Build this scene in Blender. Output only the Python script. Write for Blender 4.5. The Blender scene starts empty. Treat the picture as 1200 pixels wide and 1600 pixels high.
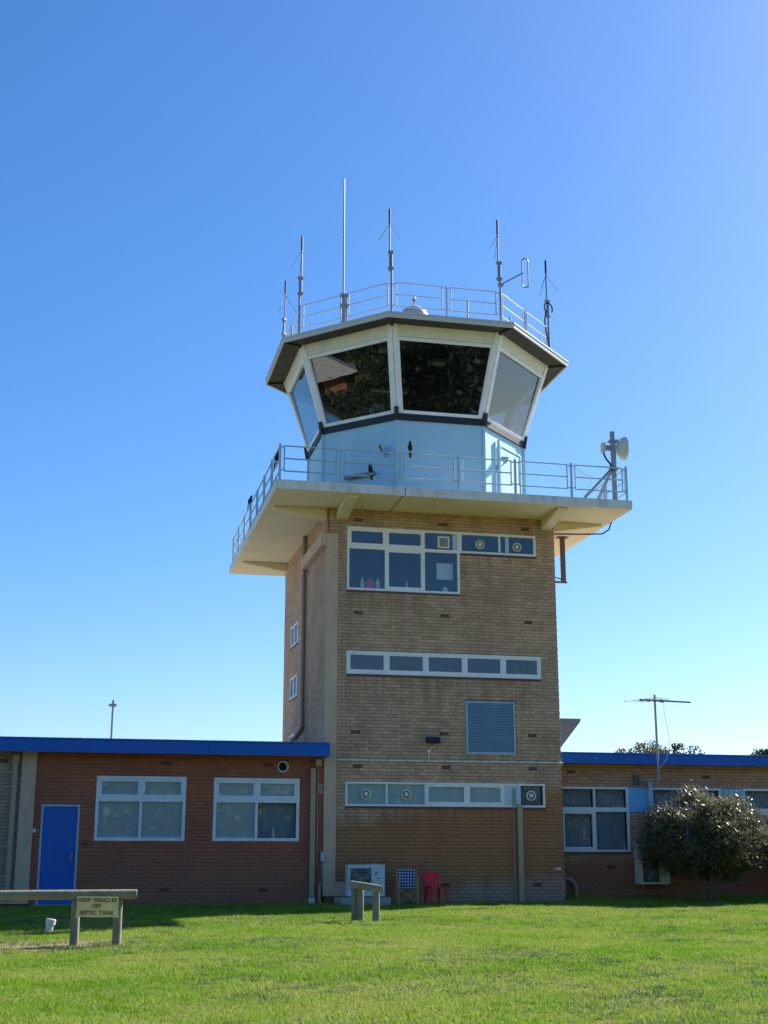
import bpy, bmesh, math, random
import numpy as np
from mathutils import Vector, Matrix
R = math.radians
S = bpy.context.scene
C = S.collection
random.seed(7)
rng = np.random.default_rng(11)

# ------------------------------------------------------------------ camera, sky, sun, exposure
cam_d = bpy.data.cameras.new('camera')
cam = bpy.data.objects.new('camera', cam_d)
C.objects.link(cam)
cam_d.sensor_fit = 'VERTICAL'
cam_d.sensor_height = 32.0
cam_d.lens = 32.0 * 2076.82 / 1600.0
cam_d.clip_start = 0.1
cam_d.clip_end = 6000
PIT, YAW = 0.254449, 0.221515
cam.location = (-6.0404, -33.6046, 1.1007)
fw = Vector((math.sin(YAW) * math.cos(PIT), math.cos(YAW) * math.cos(PIT), math.sin(PIT)))
cam.rotation_euler = fw.to_track_quat('-Z', 'Y').to_euler()
S.camera = cam

SUN_AZ, SUN_EL = R(29.5), R(36.4)            # azimuth from +x towards +y
sun_dir = Vector((math.cos(SUN_AZ) * math.cos(SUN_EL), math.sin(SUN_AZ) * math.cos(SUN_EL), math.sin(SUN_EL)))
W = bpy.data.worlds.new('World')
S.world = W
W.use_nodes = True
wn = W.node_tree.nodes
sky = wn.new('ShaderNodeTexSky')
sky.sky_type = 'NISHITA'
sky.sun_disc = False
sky.sun_elevation = SUN_EL
sky.sun_rotation = math.pi / 2 - SUN_AZ
sky.altitude = 0
sky.air_density = 1.0
sky.dust_density = 0.55
sky.ozone_density = 5.5
sat = wn.new('ShaderNodeHueSaturation')          # the camera's colour rendering of the clear sky
sat.inputs['Saturation'].default_value = 1.2
W.node_tree.links.new(sky.outputs[0], sat.inputs['Color'])
tint = wn.new('ShaderNodeMix'); tint.data_type = 'RGBA'; tint.blend_type = 'MULTIPLY'   # the camera's green-magenta balance
tint.inputs['Factor'].default_value = 1.0
tint.inputs['B'].default_value = (0.96, 0.945, 1.0, 1)
W.node_tree.links.new(sat.outputs[0], tint.inputs['A'])
W.node_tree.links.new(tint.outputs['Result'], wn['Background'].inputs[0])
wn['Background'].inputs[1].default_value = 0.085
sun_d = bpy.data.lights.new('sun', 'SUN')
sun_d.energy = 5.0
sun_d.angle = R(0.5)
sun_d.color = (1.0, 0.94, 0.84)
sun = bpy.data.objects.new('sun', sun_d)
C.objects.link(sun)
sun.rotation_euler = sun_dir.to_track_quat('Z', 'Y').to_euler()
sun.location = (20, 10, 40)
S.view_settings.view_transform = 'Standard'
S.view_settings.look = 'None'
S.view_settings.exposure = 1.1
S.view_settings.gamma = 1.0
S.view_settings.use_curve_mapping = False
S.render.engine = 'CYCLES'
S.cycles.max_bounces = 8
S.cycles.transparent_max_bounces = 16

# ------------------------------------------------------------------ materials
def mat(name, col, rough=0.7, var=0.12, scale=3.0, bump=0.0, bscale=60.0, metal=0.0, spec=0.4, dirt=None, dirt_scale=1.2, dirt_amt=0.5, dirt_stretch=(1, 1, 1), translucent=0.0, pieces=0.0, tint2=None, coat=0.0):
    m = bpy.data.materials.new(name)
    m.use_nodes = True
    nt = m.node_tree
    N, L = nt.nodes, nt.links
    b = N['Principled BSDF']
    b.inputs['Roughness'].default_value = rough
    b.inputs['Metallic'].default_value = metal
    b.inputs['Specular IOR Level'].default_value = spec
    b.inputs['Coat Weight'].default_value = coat
    geo = N.new('ShaderNodeNewGeometry')
    nz = N.new('ShaderNodeTexNoise')
    nz.inputs['Scale'].default_value = scale
    nz.inputs['Detail'].default_value = 6
    L.new(geo.outputs['Position'], nz.inputs['Vector'])
    mr = N.new('ShaderNodeMapRange')
    mr.inputs['From Min'].default_value = 0.25
    mr.inputs['From Max'].default_value = 0.75
    mr.inputs['To Min'].default_value = 1 - var
    mr.inputs['To Max'].default_value = 1 + var
    L.new(nz.outputs['Fac'], mr.inputs['Value'])
    hsv = N.new('ShaderNodeHueSaturation')
    hsv.inputs['Color'].default_value = (*col, 1)
    val = mr.outputs[0]
    csock = None
    if pieces:
        oi = N.new('ShaderNodeObjectInfo')
        ad = N.new('ShaderNodeMath'); ad.operation = 'ADD'
        L.new(geo.outputs['Random Per Island'], ad.inputs[0]); L.new(oi.outputs['Random'], ad.inputs[1])
        fr = N.new('ShaderNodeMath'); fr.operation = 'FRACT'
        L.new(ad.outputs[0], fr.inputs[0])
        m2 = N.new('ShaderNodeMapRange')
        m2.inputs['To Min'].default_value = 1 - pieces
        m2.inputs['To Max'].default_value = 1 + pieces
        L.new(fr.outputs[0], m2.inputs['Value'])
        mu = N.new('ShaderNodeMath'); mu.operation = 'MULTIPLY'
        L.new(val, mu.inputs[0]); L.new(m2.outputs[0], mu.inputs[1])
        val = mu.outputs[0]
        if tint2:
            f2 = N.new('ShaderNodeMath'); f2.operation = 'MULTIPLY'; f2.inputs[1].default_value = 7.31
            L.new(fr.outputs[0], f2.inputs[0])
            f3 = N.new('ShaderNodeMath'); f3.operation = 'FRACT'
            L.new(f2.outputs[0], f3.inputs[0])
            mx = N.new('ShaderNodeMix'); mx.data_type = 'RGBA'
            mx.inputs['A'].default_value = (*col, 1); mx.inputs['B'].default_value = (*tint2, 1)
            L.new(f3.outputs[0], mx.inputs['Factor'])
            L.new(mx.outputs['Result'], hsv.inputs['Color'])
    L.new(val, hsv.inputs['Value'])
    out = hsv.outputs[0]
    if dirt:
        mp = N.new('ShaderNodeMapping')
        mp.inputs['Scale'].default_value = dirt_stretch
        L.new(geo.outputs['Position'], mp.inputs['Vector'])
        n2 = N.new('ShaderNodeTexNoise')
        n2.inputs['Scale'].default_value = dirt_scale
        n2.inputs['Detail'].default_value = 8
        n2.inputs['Roughness'].default_value = 0.65
        L.new(mp.outputs[0], n2.inputs['Vector'])
        r2 = N.new('ShaderNodeMapRange')
        r2.inputs['From Min'].default_value = 0.5
        r2.inputs['From Max'].default_value = 0.75
        r2.inputs['To Max'].default_value = dirt_amt
        L.new(n2.outputs['Fac'], r2.inputs['Value'])
        m3 = N.new('ShaderNodeMix'); m3.data_type = 'RGBA'
        L.new(r2.outputs[0], m3.inputs['Factor'])
        L.new(out, m3.inputs['A'])
        m3.inputs['B'].default_value = (*dirt, 1)
        out = m3.outputs['Result']
    L.new(out, b.inputs['Base Color'])
    if bump:
        n3 = N.new('ShaderNodeTexNoise')
        n3.inputs['Scale'].default_value = bscale
        n3.inputs['Detail'].default_value = 4
        L.new(geo.outputs['Position'], n3.inputs['Vector'])
        bp = N.new('ShaderNodeBump')
        bp.inputs['Strength'].default_value = bump
        bp.inputs['Distance'].default_value = 0.02
        L.new(n3.outputs['Fac'], bp.inputs['Height'])
        L.new(bp.outputs[0], b.inputs['Normal'])
    if translucent:
        tr = N.new('ShaderNodeBsdfTranslucent')
        L.new(out, tr.inputs['Color'])
        ms = N.new('ShaderNodeMixShader')
        ms.inputs[0].default_value = translucent
        L.new(b.outputs[0], ms.inputs[1]); L.new(tr.outputs[0], ms.inputs[2])
        L.new(ms.outputs[0], N['Material Output'].inputs['Surface'])
    m['out'] = 1
    return m

def color_out(m):
    b = m.node_tree.nodes['Principled BSDF']
    return b.inputs['Base Color'].links[0].from_socket

def zone(m, colB, zc, zs, xslope=0.0, x0=0.0, fac=1.0, scale=1.6, amp=1.2):
    """an old paint coat below an irregular line: mixes colB in below z = zc + xslope*(x-x0)"""
    nt = m.node_tree; N, L = nt.nodes, nt.links
    b = N['Principled BSDF']
    src = color_out(m)
    geo = N.new('ShaderNodeNewGeometry')
    sx = N.new('ShaderNodeSeparateXYZ'); L.new(geo.outputs['Position'], sx.inputs[0])
    nz = N.new('ShaderNodeTexNoise'); nz.inputs['Scale'].default_value = scale; nz.inputs['Detail'].default_value = 5
    L.new(geo.outputs['Position'], nz.inputs['Vector'])
    a = N.new('ShaderNodeMath'); a.operation = 'MULTIPLY_ADD'
    L.new(sx.outputs['X'], a.inputs[0]); a.inputs[1].default_value = xslope; a.inputs[2].default_value = zc - xslope * x0 - amp * 0.5
    b2 = N.new('ShaderNodeMath'); b2.operation = 'MULTIPLY_ADD'
    L.new(nz.outputs['Fac'], b2.inputs[0]); b2.inputs[1].default_value = amp; L.new(a.outputs[0], b2.inputs[2])
    s = N.new('ShaderNodeMath'); s.operation = 'SUBTRACT'
    L.new(b2.outputs[0], s.inputs[0]); L.new(sx.outputs['Z'], s.inputs[1])
    mr = N.new('ShaderNodeMapRange')
    mr.inputs['From Min'].default_value = -zs; mr.inputs['From Max'].default_value = zs
    mr.inputs['To Max'].default_value = fac
    L.new(s.outputs[0], mr.inputs['Value'])
    mx = N.new('ShaderNodeMix'); mx.data_type = 'RGBA'
    L.new(mr.outputs[0], mx.inputs['Factor']); L.new(src, mx.inputs['A']); mx.inputs['B'].default_value = (*colB, 1)
    # keep the piece-to-piece value
    L.new(mx.outputs['Result'], b.inputs['Base Color'])
    return m

def streaks(m, col, x0, x1, ztop, length, fac=.5):
    """rain-washed dirt runs below a sill, fading downwards"""
    nt = m.node_tree; N, L = nt.nodes, nt.links
    b = N['Principled BSDF']; src = color_out(m)
    geo = N.new('ShaderNodeNewGeometry'); sx = N.new('ShaderNodeSeparateXYZ'); L.new(geo.outputs['Position'], sx.inputs[0])
    mp = N.new('ShaderNodeMapping'); mp.inputs['Scale'].default_value = (5.5, 5.5, .35); L.new(geo.outputs['Position'], mp.inputs['Vector'])
    nz = N.new('ShaderNodeTexNoise'); nz.inputs['Scale'].default_value = 1.0; nz.inputs['Detail'].default_value = 5; L.new(mp.outputs[0], nz.inputs['Vector'])
    def rng_(sock, a, b_, c, d):
        q = N.new('ShaderNodeMapRange'); L.new(sock, q.inputs['Value'])
        for k, v in zip(('From Min', 'From Max', 'To Min', 'To Max'), (a, b_, c, d)): q.inputs[k].default_value = v
        return q.outputs[0]
    def mul(a, b_):
        q = N.new('ShaderNodeMath'); q.operation = 'MULTIPLY'; L.new(a, q.inputs[0]); L.new(b_, q.inputs[1]); return q.outputs[0]
    k = mul(rng_(nz.outputs['Fac'], .45, .7, 0, fac), rng_(sx.outputs['Z'], ztop - length, ztop, 0, 1))
    k = mul(k, rng_(sx.outputs['Z'], ztop, ztop + .02, 1, 0))
    k = mul(k, mul(rng_(sx.outputs['X'], x0 - .05, x0 + .05, 0, 1), rng_(sx.outputs['X'], x1 - .05, x1 + .05, 1, 0)))
    mx = N.new('ShaderNodeMix'); mx.data_type = 'RGBA'; L.new(k, mx.inputs['Factor']); L.new(src, mx.inputs['A']); mx.inputs['B'].default_value = (*col, 1)
    L.new(mx.outputs['Result'], b.inputs['Base Color'])
    return m

def glass_mat(name, tint, refl=0.045):
    m = bpy.data.materials.new(name); m.use_nodes = True
    nt = m.node_tree; N, L = nt.nodes, nt.links
    N.remove(N['Principled BSDF'])
    t = N.new('ShaderNodeBsdfTransparent'); t.inputs[0].default_value = (*tint, 1)
    g = N.new('ShaderNodeBsdfGlossy'); g.inputs['Roughness'].default_value = 0.0; g.inputs['Color'].default_value = (1, 1, 1, 1)
    lw = N.new('ShaderNodeLayerWeight'); lw.inputs['Blend'].default_value = 0.5
    p = N.new('ShaderNodeMath'); p.operation = 'POWER'; L.new(lw.outputs['Facing'], p.inputs[0]); p.inputs[1].default_value = 5
    a = N.new('ShaderNodeMath'); a.operation = 'MULTIPLY_ADD'; L.new(p.outputs[0], a.inputs[0]); a.inputs[1].default_value = 1 - refl; a.inputs[2].default_value = refl
    mx = N.new('ShaderNodeMixShader'); L.new(a.outputs[0], mx.inputs[0]); L.new(t.outputs[0], mx.inputs[1]); L.new(g.outputs[0], mx.inputs[2])
    # slight ripple in the old panes
    geo = N.new('ShaderNodeNewGeometry'); nz = N.new('ShaderNodeTexNoise'); nz.inputs['Scale'].default_value = 1.3
    L.new(geo.outputs['Position'], nz.inputs['Vector'])
    bp = N.new('ShaderNodeBump'); bp.inputs['Strength'].default_value = 0.025; bp.inputs['Distance'].default_value = 0.02
    L.new(nz.outputs['Fac'], bp.inputs['Height']); L.new(bp.outputs[0], g.inputs['Normal'])
    L.new(mx.outputs[0], N['Material Output'].inputs['Surface'])
    return m

M = {}
M['tan'] = zone(zone(mat('tan_brick', (.56, .345, .215), .85, .16, .8, .5, 90, pieces=.13, tint2=(.61, .395, .26), dirt=(.30, .17, .11), dirt_scale=1.1, dirt_amt=.65, dirt_stretch=(1, 1, .3)),
                (.42, .155, .05), 2.2, .28, .16, 2.0, .8), (.46, .33, .27), .5, .15, .1, 4.5, .7, 2.2, .7)
M['mortar'] = zone(mat('mortar', (.24, .135, .09), .95, .2, 3, .5, 120), (.22, .105, .045), 2.2, .28, .16, 2.0, .85)
for a_ in ((.5, 3.65, 7.9, 1.3), (3.6, 5.8, 9.03, 1.0), (.5, 5.85, 5.69, 1.2), (.5, 5.85, 2.36, 1.0), (3.7, 5.1, 3.7, .6), (0, 6.4, 10.1, .8)): streaks(M['tan'], (.17, .11, .075), *a_)
M['red'] = zone(mat('red_painted_brick', (.42, .135, .068), .7, .12, .9, .4, 80, pieces=.07, dirt=(.29, .105, .07), dirt_scale=.8, dirt_amt=.5), (.36, .155, .085), .85, .45, 0, 0, .75)
M['red_joint'] = zone(mat('red_painted_joint', (.29, .085, .055), .8, .1, 2, .4, 100), (.28, .12, .07), .85, .45, 0, 0, .75)
M['brown'] = zone(mat('brown_brick', (.58, .30, .19), .85, .15, 1.2, .5, 90, pieces=.10, tint2=(.60, .34, .22), dirt=(.24, .14, .08), dirt_amt=.5), (.40, .15, .075), 1.15, .3, 0, 0, .85)
M['brown_joint'] = zone(mat('brown_mortar', (.23, .14, .08), .95, .15, 2), (.17, .075, .045), 1.15, .3, 0, 0, .85)
M['grey_tan'] = mat('weathered_tan_brick', (.46, .34, .24), .85, .15, 1.2, .5, 90, pieces=.14)
M['concrete'] = mat('painted_concrete', (.66, .455, .32), .75, .08, 1.5, .25, 40, dirt=(.22, .18, .13), dirt_amt=.3)
M['cream'] = mat('cream_paint', (.82, .70, .50), .6, .06, 1.0, .15, 30, dirt=(.64, .52, .36), dirt_scale=.7, dirt_amt=.35)
M['slab_edge'] = mat('slab_edge_paint', (.76, .73, .70), .7, .07, 2, .2, 40, dirt=(.16, .15, .12), dirt_scale=3.2, dirt_amt=.5, dirt_stretch=(1, 1, .25))
M['slab_top'] = mat('slab_top', (.3, .3, .28), .8, .1, 2)
M['white'] = mat('white_paint', (.90, .88, .88), .45, .05, 2.5, dirt=(.5, .48, .42), dirt_scale=2, dirt_amt=.25)
M['offwhite'] = mat('cream_head_panel', (.80, .77, .68), .5, .05, 2, dirt=(.4, .36, .26), dirt_amt=.3)
M['fascia_w'] = mat('roof_edge_metal', (.60, .61, .60), .4, .05, 2, dirt=(.35, .34, .3), dirt_scale=2, dirt_amt=.3)
M['soffit'] = mat('dark_brown_soffit', (.042, .035, .034), .6, .15, 3)
M['black'] = mat('black_flashing', (.022, .022, .026), .5, .1, 3)
M['paleblue'] = mat('pale_blue_panel', (.42, .66, .80), .5, .05, .8, .06, 6, dirt=(.36, .55, .66), dirt_scale=1.6, dirt_amt=.5, dirt_stretch=(1, 1, .18))
M['rail'] = mat('pale_blue_grey_rail', (.40, .55, .66), .5, .08, 3, dirt=(.30, .25, .2), dirt_scale=4, dirt_amt=.4)
M['railw'] = mat('galvanised_rail', (.46, .51, .56), .45, .1, 5, metal=.2)
M['galv'] = mat('galvanised_steel', (.27, .29, .33), .4, .15, 8, metal=.35)
M['steelblue'] = mat('grey_steel_post', (.30, .33, .38), .45, .1, 4, metal=.3)
M['vent'] = mat('dark_terracotta', (.15, .085, .065), .8, .15, 6)
M['rust'] = mat('rust_brown_post', (.14, .125, .125), .7, .2, 6)
M['blue'] = mat('blue_fascia_paint', (.008, .12, .50), .4, .08, .9, .03, 8, dirt=(.02, .10, .30), dirt_scale=.8, dirt_amt=.4)
M['doorblue'] = mat('blue_door_paint', (.008, .135, .52), .4, .07, 1.5, .05, 12, dirt=(.03, .10, .30), dirt_scale=2, dirt_amt=.35, dirt_stretch=(1, 1, .4))
M['skyblue'] = mat('sky_blue_sheet', (.20, .50, .82), .5, .05, 2)
M['roof'] = mat('grey_roof_sheet', (.42, .43, .43), .5, .1, 1)
M['dark'] = mat('dark_interior', (.045, .045, .05), .8, .1, 2)
M['room'] = mat('room_wall', (.14, .14, .14), .9, .1, 1)
M['blind'] = mat('pale_blind', (.86, .90, .90), .8, .06, 2, dirt=(.62, .66, .66), dirt_scale=2, dirt_amt=.3)
M['frost'] = mat('frosted_sheet', (.62, .70, .70), .6, .08, 2)
M['maroon'] = mat('maroon_sill_tile', (.16, .055, .055), .5, .15, 4)
M['pipe'] = mat('beige_pipe', (.46, .34, .23), .55, .06, 3)
M['brownpipe'] = mat('brown_pipe', (.29, .215, .165), .55, .06, 3)
M['sashblue'] = mat('pale_grey_frame_paint', (.76, .82, .86), .45, .06, 2.5, dirt=(.45, .45, .42), dirt_scale=2, dirt_amt=.3)
M['whitepl'] = mat('white_plastic', (.75, .76, .75), .4, .04, 4)
M['greypl'] = mat('grey_plastic', (.25, .27, .29), .5, .08, 4)
M['ac'] = mat('pale_unit_enamel', (.56, .66, .72), .4, .04, 2)
M['ac2'] = mat('cream_unit_enamel', (.62, .60, .52), .4, .06, 2)
M['slate'] = mat('slate_grey_sheet', (.105, .125, .16), .6, .08, 2)
M['grille'] = mat('dark_grille', (.05, .055, .06), .5, .1, 4)
M['slab_c'] = mat('bare_concrete', (.40, .38, .34), .9, .12, 4, .5, 60)
M['log'] = mat('treated_pine', (.27, .255, .175), .8, .2, 5, .5, 30, dirt=(.16, .13, .09), dirt_scale=6, dirt_amt=.5, dirt_stretch=(.3, 1, 1))
M['log2'] = mat('treated_pine_post', (.22, .22, .165), .8, .2, 5, .5, 30, dirt=(.14, .13, .1), dirt_scale=6, dirt_amt=.5, dirt_stretch=(1, 1, .25))
M['signy'] = mat('yellow_sign_board', (.88, .74, .34), .5, .05, 5, dirt=(.4, .3, .14), dirt_scale=8, dirt_amt=.25)
M['signr'] = mat('red_brown_lettering', (.27, .045, .03), .5, .08, 8)
M['redpl'] = mat('red_plastic', (.80, .025, .05), .4, .05, 3)
M['timber'] = mat('oiled_timber', (.42, .25, .13), .6, .15, 8)
M['bird'] = mat('black_feathers', (.012, .012, .015), .6, .2, 30)
M['birdw'] = mat('white_feathers', (.7, .7, .68), .7, .1, 30)
M['bark'] = mat('grey_bark', (.17, .13, .10), .9, .25, 6, .6, 25)
M['rubber'] = mat('black_cable', (.015, .015, .02), .5, .1, 5)
M['dish'] = mat('dish_cover', (.66, .65, .58), .45, .04, 4)
M['yellowlamp'] = mat('cream_lamp_cover', (.75, .72, .5), .4, .05, 4)
M['bush'] = mat('glossy_leaf', (.15, .155, .095), .36, .25, 3, pieces=.45, spec=.75, translucent=.34)
M['bushred'] = mat('red_young_leaf', (.20, .055, .035), .4, .25, 3, pieces=.35, spec=.5, translucent=.25)
M['gum'] = mat('olive_gum_leaf', (.10, .105, .035), .5, .3, .8, pieces=.35, translucent=.25)
M['gumdark'] = mat('dark_tree_leaf', (.042, .055, .028), .55, .3, .8, pieces=.3, translucent=.15)
M['glass'] = glass_mat('window_glass', (.88, .91, .92), .065)
M['curtain'] = mat('added_grey_curtain', (.40, .42, .45), .9, .12, 1.5)  # for the sheets added behind panes to lift them from black
M['cabglass'] = glass_mat('cab_glass', (.62, .68, .70), .055)
M['tile'] = mat('pale_roof_tile', (.55, .54, .50), .8, .1, 2)
M['orange'] = mat('orange_brick', (.42, .18, .085), .85, .12, 2)

# ------------------------------------------------------------------ mesh helpers
class MB:
    def __init__(s): s.v, s.f, s.m = [], [], []
    def add(s, vs, fs, mi=0):
        o = len(s.v)
        s.v += [tuple(v) for v in vs]
        s.f += [tuple(i + o for i in f) for f in fs]
        s.m += [mi] * len(fs)
    def hexa(s, p, mi=0, fm=None):           # 4 bottom ccw, 4 top
        fs = [(3, 2, 1, 0), (4, 5, 6, 7), (0, 1, 5, 4), (1, 2, 6, 5), (2, 3, 7, 6), (3, 0, 4, 7)]
        s.add(p, fs, mi)
        if fm:
            for k, i in fm.items(): s.m[-6 + k] = i
    def box(s, x0, x1, y0, y1, z0, z1, mi=0, fm=None):
        s.hexa([(x0, y0, z0), (x1, y0, z0), (x1, y1, z0), (x0, y1, z0), (x0, y0, z1), (x1, y0, z1), (x1, y1, z1), (x0, y1, z1)], mi, fm)
    def mbox(s, F, u0, u1, d0, d1, z0, z1, mi=0):
        s.hexa([F(u0, d0, z0), F(u1, d0, z0), F(u1, d1, z0), F(u0, d1, z0), F(u0, d0, z1), F(u1, d0, z1), F(u1, d1, z1), F(u0, d1, z1)], mi)
    def tube(s, a, b, r, n=8, r2=None, mi=0, cap=True):
        a, b = Vector(a), Vector(b)
        d = (b - a).normalized()
        t = d.cross(Vector((0, 0, 1)))
        if t.length < 1e-3: t = d.cross(Vector((1, 0, 0)))
        t.normalize(); w = d.cross(t)
        r2 = r if r2 is None else r2
        vs = []
        for c, rr in ((a, r), (b, r2)):
            for k in range(n):
                A = 2 * math.pi * (k + .5) / n
                vs.append(c + t * (math.cos(A) * rr) + w * (math.sin(A) * rr))
        fs = [(k, (k + 1) % n, n + (k + 1) % n, n + k) for k in range(n)]
        if cap: fs += [tuple(range(n))[::-1], tuple(range(n, 2 * n))]
        s.add(vs, fs, mi)
    def path(s, pts, r, n=6, mi=0):
        for a, b in zip(pts[:-1], pts[1:]): s.tube(a, b, r, n, mi=mi)
    def prism(s, poly, z0, z1, mi=0):
        n = len(poly)
        vs = [(x, y, z0) for x, y in poly] + [(x, y, z1) for x, y in poly]
        fs = [tuple(range(n))[::-1], tuple(range(n, 2 * n))] + [(k, (k + 1) % n, n + (k + 1) % n, n + k) for k in range(n)]
        s.add(vs, fs, mi)
    def loft(s, rings, mi=0, cap=True, close=True):
        n = len(rings[0]); o = len(s.v)
        vs = [p for r in rings for p in r]; fs = []
        for j in range(len(rings) - 1):
            for k in range(n if close else n - 1):
                fs.append((j * n + k, j * n + (k + 1) % n, (j + 1) * n + (k + 1) % n, (j + 1) * n + k))
        if cap: fs += [tuple(range(n))[::-1], tuple(range((len(rings) - 1) * n, len(rings) * n))]
        s.add(vs, fs, mi)
    def lathe(s, prof, c=(0, 0, 0), axis='Z', n=16, mi=0, cap=True):
        rings = []
        for r, h in prof:
            ring = []
            for k in range(n):
                A = 2 * math.pi * k / n
                x, y = r * math.cos(A), r * math.sin(A)
                q = (x, y, h) if axis == 'Z' else ((h, x, y) if axis == 'X' else (x, h, y))
                ring.append((q[0] + c[0], q[1] + c[1], q[2] + c[2]))
            rings.append(ring)
        s.loft(rings, mi, cap)
    def build(s, name, mats, parent=None, local=False, smooth=False, bevel=0.0, label=None, kind=None):
        me = bpy.data.meshes.new(name)
        me.from_pydata(s.v, [], s.f)
        if not isinstance(mats, (list, tuple)): mats = [mats]
        for m in mats: me.materials.append(m)
        if len(mats) > 1: me.polygons.foreach_set('material_index', s.m)
        if len(s.f) < 20000:
            bm = bmesh.new(); bm.from_mesh(me)
            bmesh.ops.recalc_face_normals(bm, faces=bm.faces)
            bm.to_mesh(me); bm.free()
        if smooth:
            me.polygons.foreach_set('use_smooth', [True] * len(me.polygons))
            me.set_sharp_from_angle(angle=R(40))
        o = bpy.data.objects.new(name, me)
        C.objects.link(o)
        if parent is not None: attach(o, parent, local)
        if bevel:
            b = o.modifiers.new('bevel', 'BEVEL'); b.width = bevel; b.segments = 2; b.limit_method = 'ANGLE'
        if label: o['label'] = label
        if kind: o['kind'] = kind
        return o

def attach(o, parent, local=False):
    o.parent = parent
    if not local and parent.parent is None: o.location = Vector(o.location) - Vector(parent.location)

def thing(name, label, cat, loc=(0, 0, 0), rz=0.0, group=None):
    o = bpy.data.objects.new(name, None)
    o.empty_display_size = 0.3
    C.objects.link(o)
    o.location = loc; o.rotation_euler = (0, 0, rz)
    return tag(o, label, cat, group)

def tag(o, label, cat, group=None):
    o['label'] = label; o['category'] = cat
    if group: o['group'] = group
    return o

def dup(root, loc, rz=0.0, label=None, group=None):
    r = root.copy(); C.objects.link(r); r.location = loc; r.rotation_euler = (0, 0, rz)
    if label: r['label'] = label
    if group: r['group'] = group
    for ch in list(root.children):
        c = ch.copy(); C.objects.link(c); c.parent = r
        for g in ch.children:
            d = g.copy(); C.objects.link(d); d.parent = c
    return r

# wall planes: u along the wall, d inward, z up
FRONT = lambda u, d, z: (u, d, z)
LEFT = lambda u, d, z: (d, u, z)
TX, TY = 6.317, 7.48
RIGHT = lambda u, d, z: (TX - d, u, z)
BACK = lambda u, d, z: (u, TY - d, z)
RW = lambda u, d, z: (u, 1.0 + d, z)

def wall_sheet(mb, F, u0, u1, z0, z1, d0, d1, holes=(), mi=0):
    us = sorted(set([u0, u1] + [min(max(h[k], u0), u1) for h in holes for k in (0, 1)]))
    zs = sorted(set([z0, z1] + [min(max(h[k], z0), z1) for h in holes for k in (2, 3)]))
    nu, nz = len(us) - 1, len(zs) - 1
    def solid(i, j):
        if i < 0 or j < 0 or i >= nu or j >= nz: return False
        cu, cz = (us[i] + us[i + 1]) / 2, (zs[j] + zs[j + 1]) / 2
        return not any(h[0] < cu < h[1] and h[2] < cz < h[3] for h in holes)
    for i in range(nu):
        for j in range(nz):
            if not solid(i, j): continue
            a, b, c, d = us[i], us[i + 1], zs[j], zs[j + 1]
            mb.add([F(a, d0, c), F(b, d0, c), F(b, d0, d), F(a, d0, d)], [(0, 1, 2, 3)], mi)
            mb.add([F(a, d1, c), F(b, d1, c), F(b, d1, d), F(a, d1, d)], [(3, 2, 1, 0)], mi)
            if not solid(i - 1, j): mb.add([F(a, d0, c), F(a, d1, c), F(a, d1, d), F(a, d0, d)], [(0, 1, 2, 3)], mi)
            if not solid(i + 1, j): mb.add([F(b, d0, c), F(b, d1, c), F(b, d1, d), F(b, d0, d)], [(0, 1, 2, 3)], mi)
            if not solid(i, j - 1): mb.add([F(a, d0, c), F(b, d0, c), F(b, d1, c), F(a, d1, c)], [(0, 1, 2, 3)], mi)
            if not solid(i, j + 1): mb.add([F(a, d0, d), F(b, d0, d), F(b, d1, d), F(a, d1, d)], [(0, 1, 2, 3)], mi)

CH, BL, J = 0.086, 0.24, 0.010
def courses(u0, u1, z0, z1, holes=(), base=0.039, off=0.0):
    """running bond: list of (u0,u1,z0,z1)"""
    out = []
    k0 = math.floor((z0 - base) / CH + 1e-6)
    k = k0
    while base + k * CH < z1 - 1e-6:
        a, b = max(base + k * CH, z0), min(base + (k + 1) * CH, z1)
        if b - a < .03: k += 1; continue
        blocked = sorted([(h[0], h[1]) for h in holes if min(h[3], b) - max(h[2], a) > .4 * CH])
        free, cur = [], u0
        for s, e in blocked:
            if s > cur: free.append((cur, s))
            cur = max(cur, e)
        if cur < u1: free.append((cur, u1))
        sh = off + (BL / 2 if k % 2 else 0)
        for s, e in free:
            n0 = math.floor((s - sh) / BL)
            x = sh + n0 * BL
            while x < e:
                p, q = max(x, s), min(x + BL, e)
                if q - p > .035: out.append((p + (J / 2 if p > s else 0), q - (J / 2 if q < e else 0), a + J / 2, b - J / 2))
                x += BL
        k += 1
    return out

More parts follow.
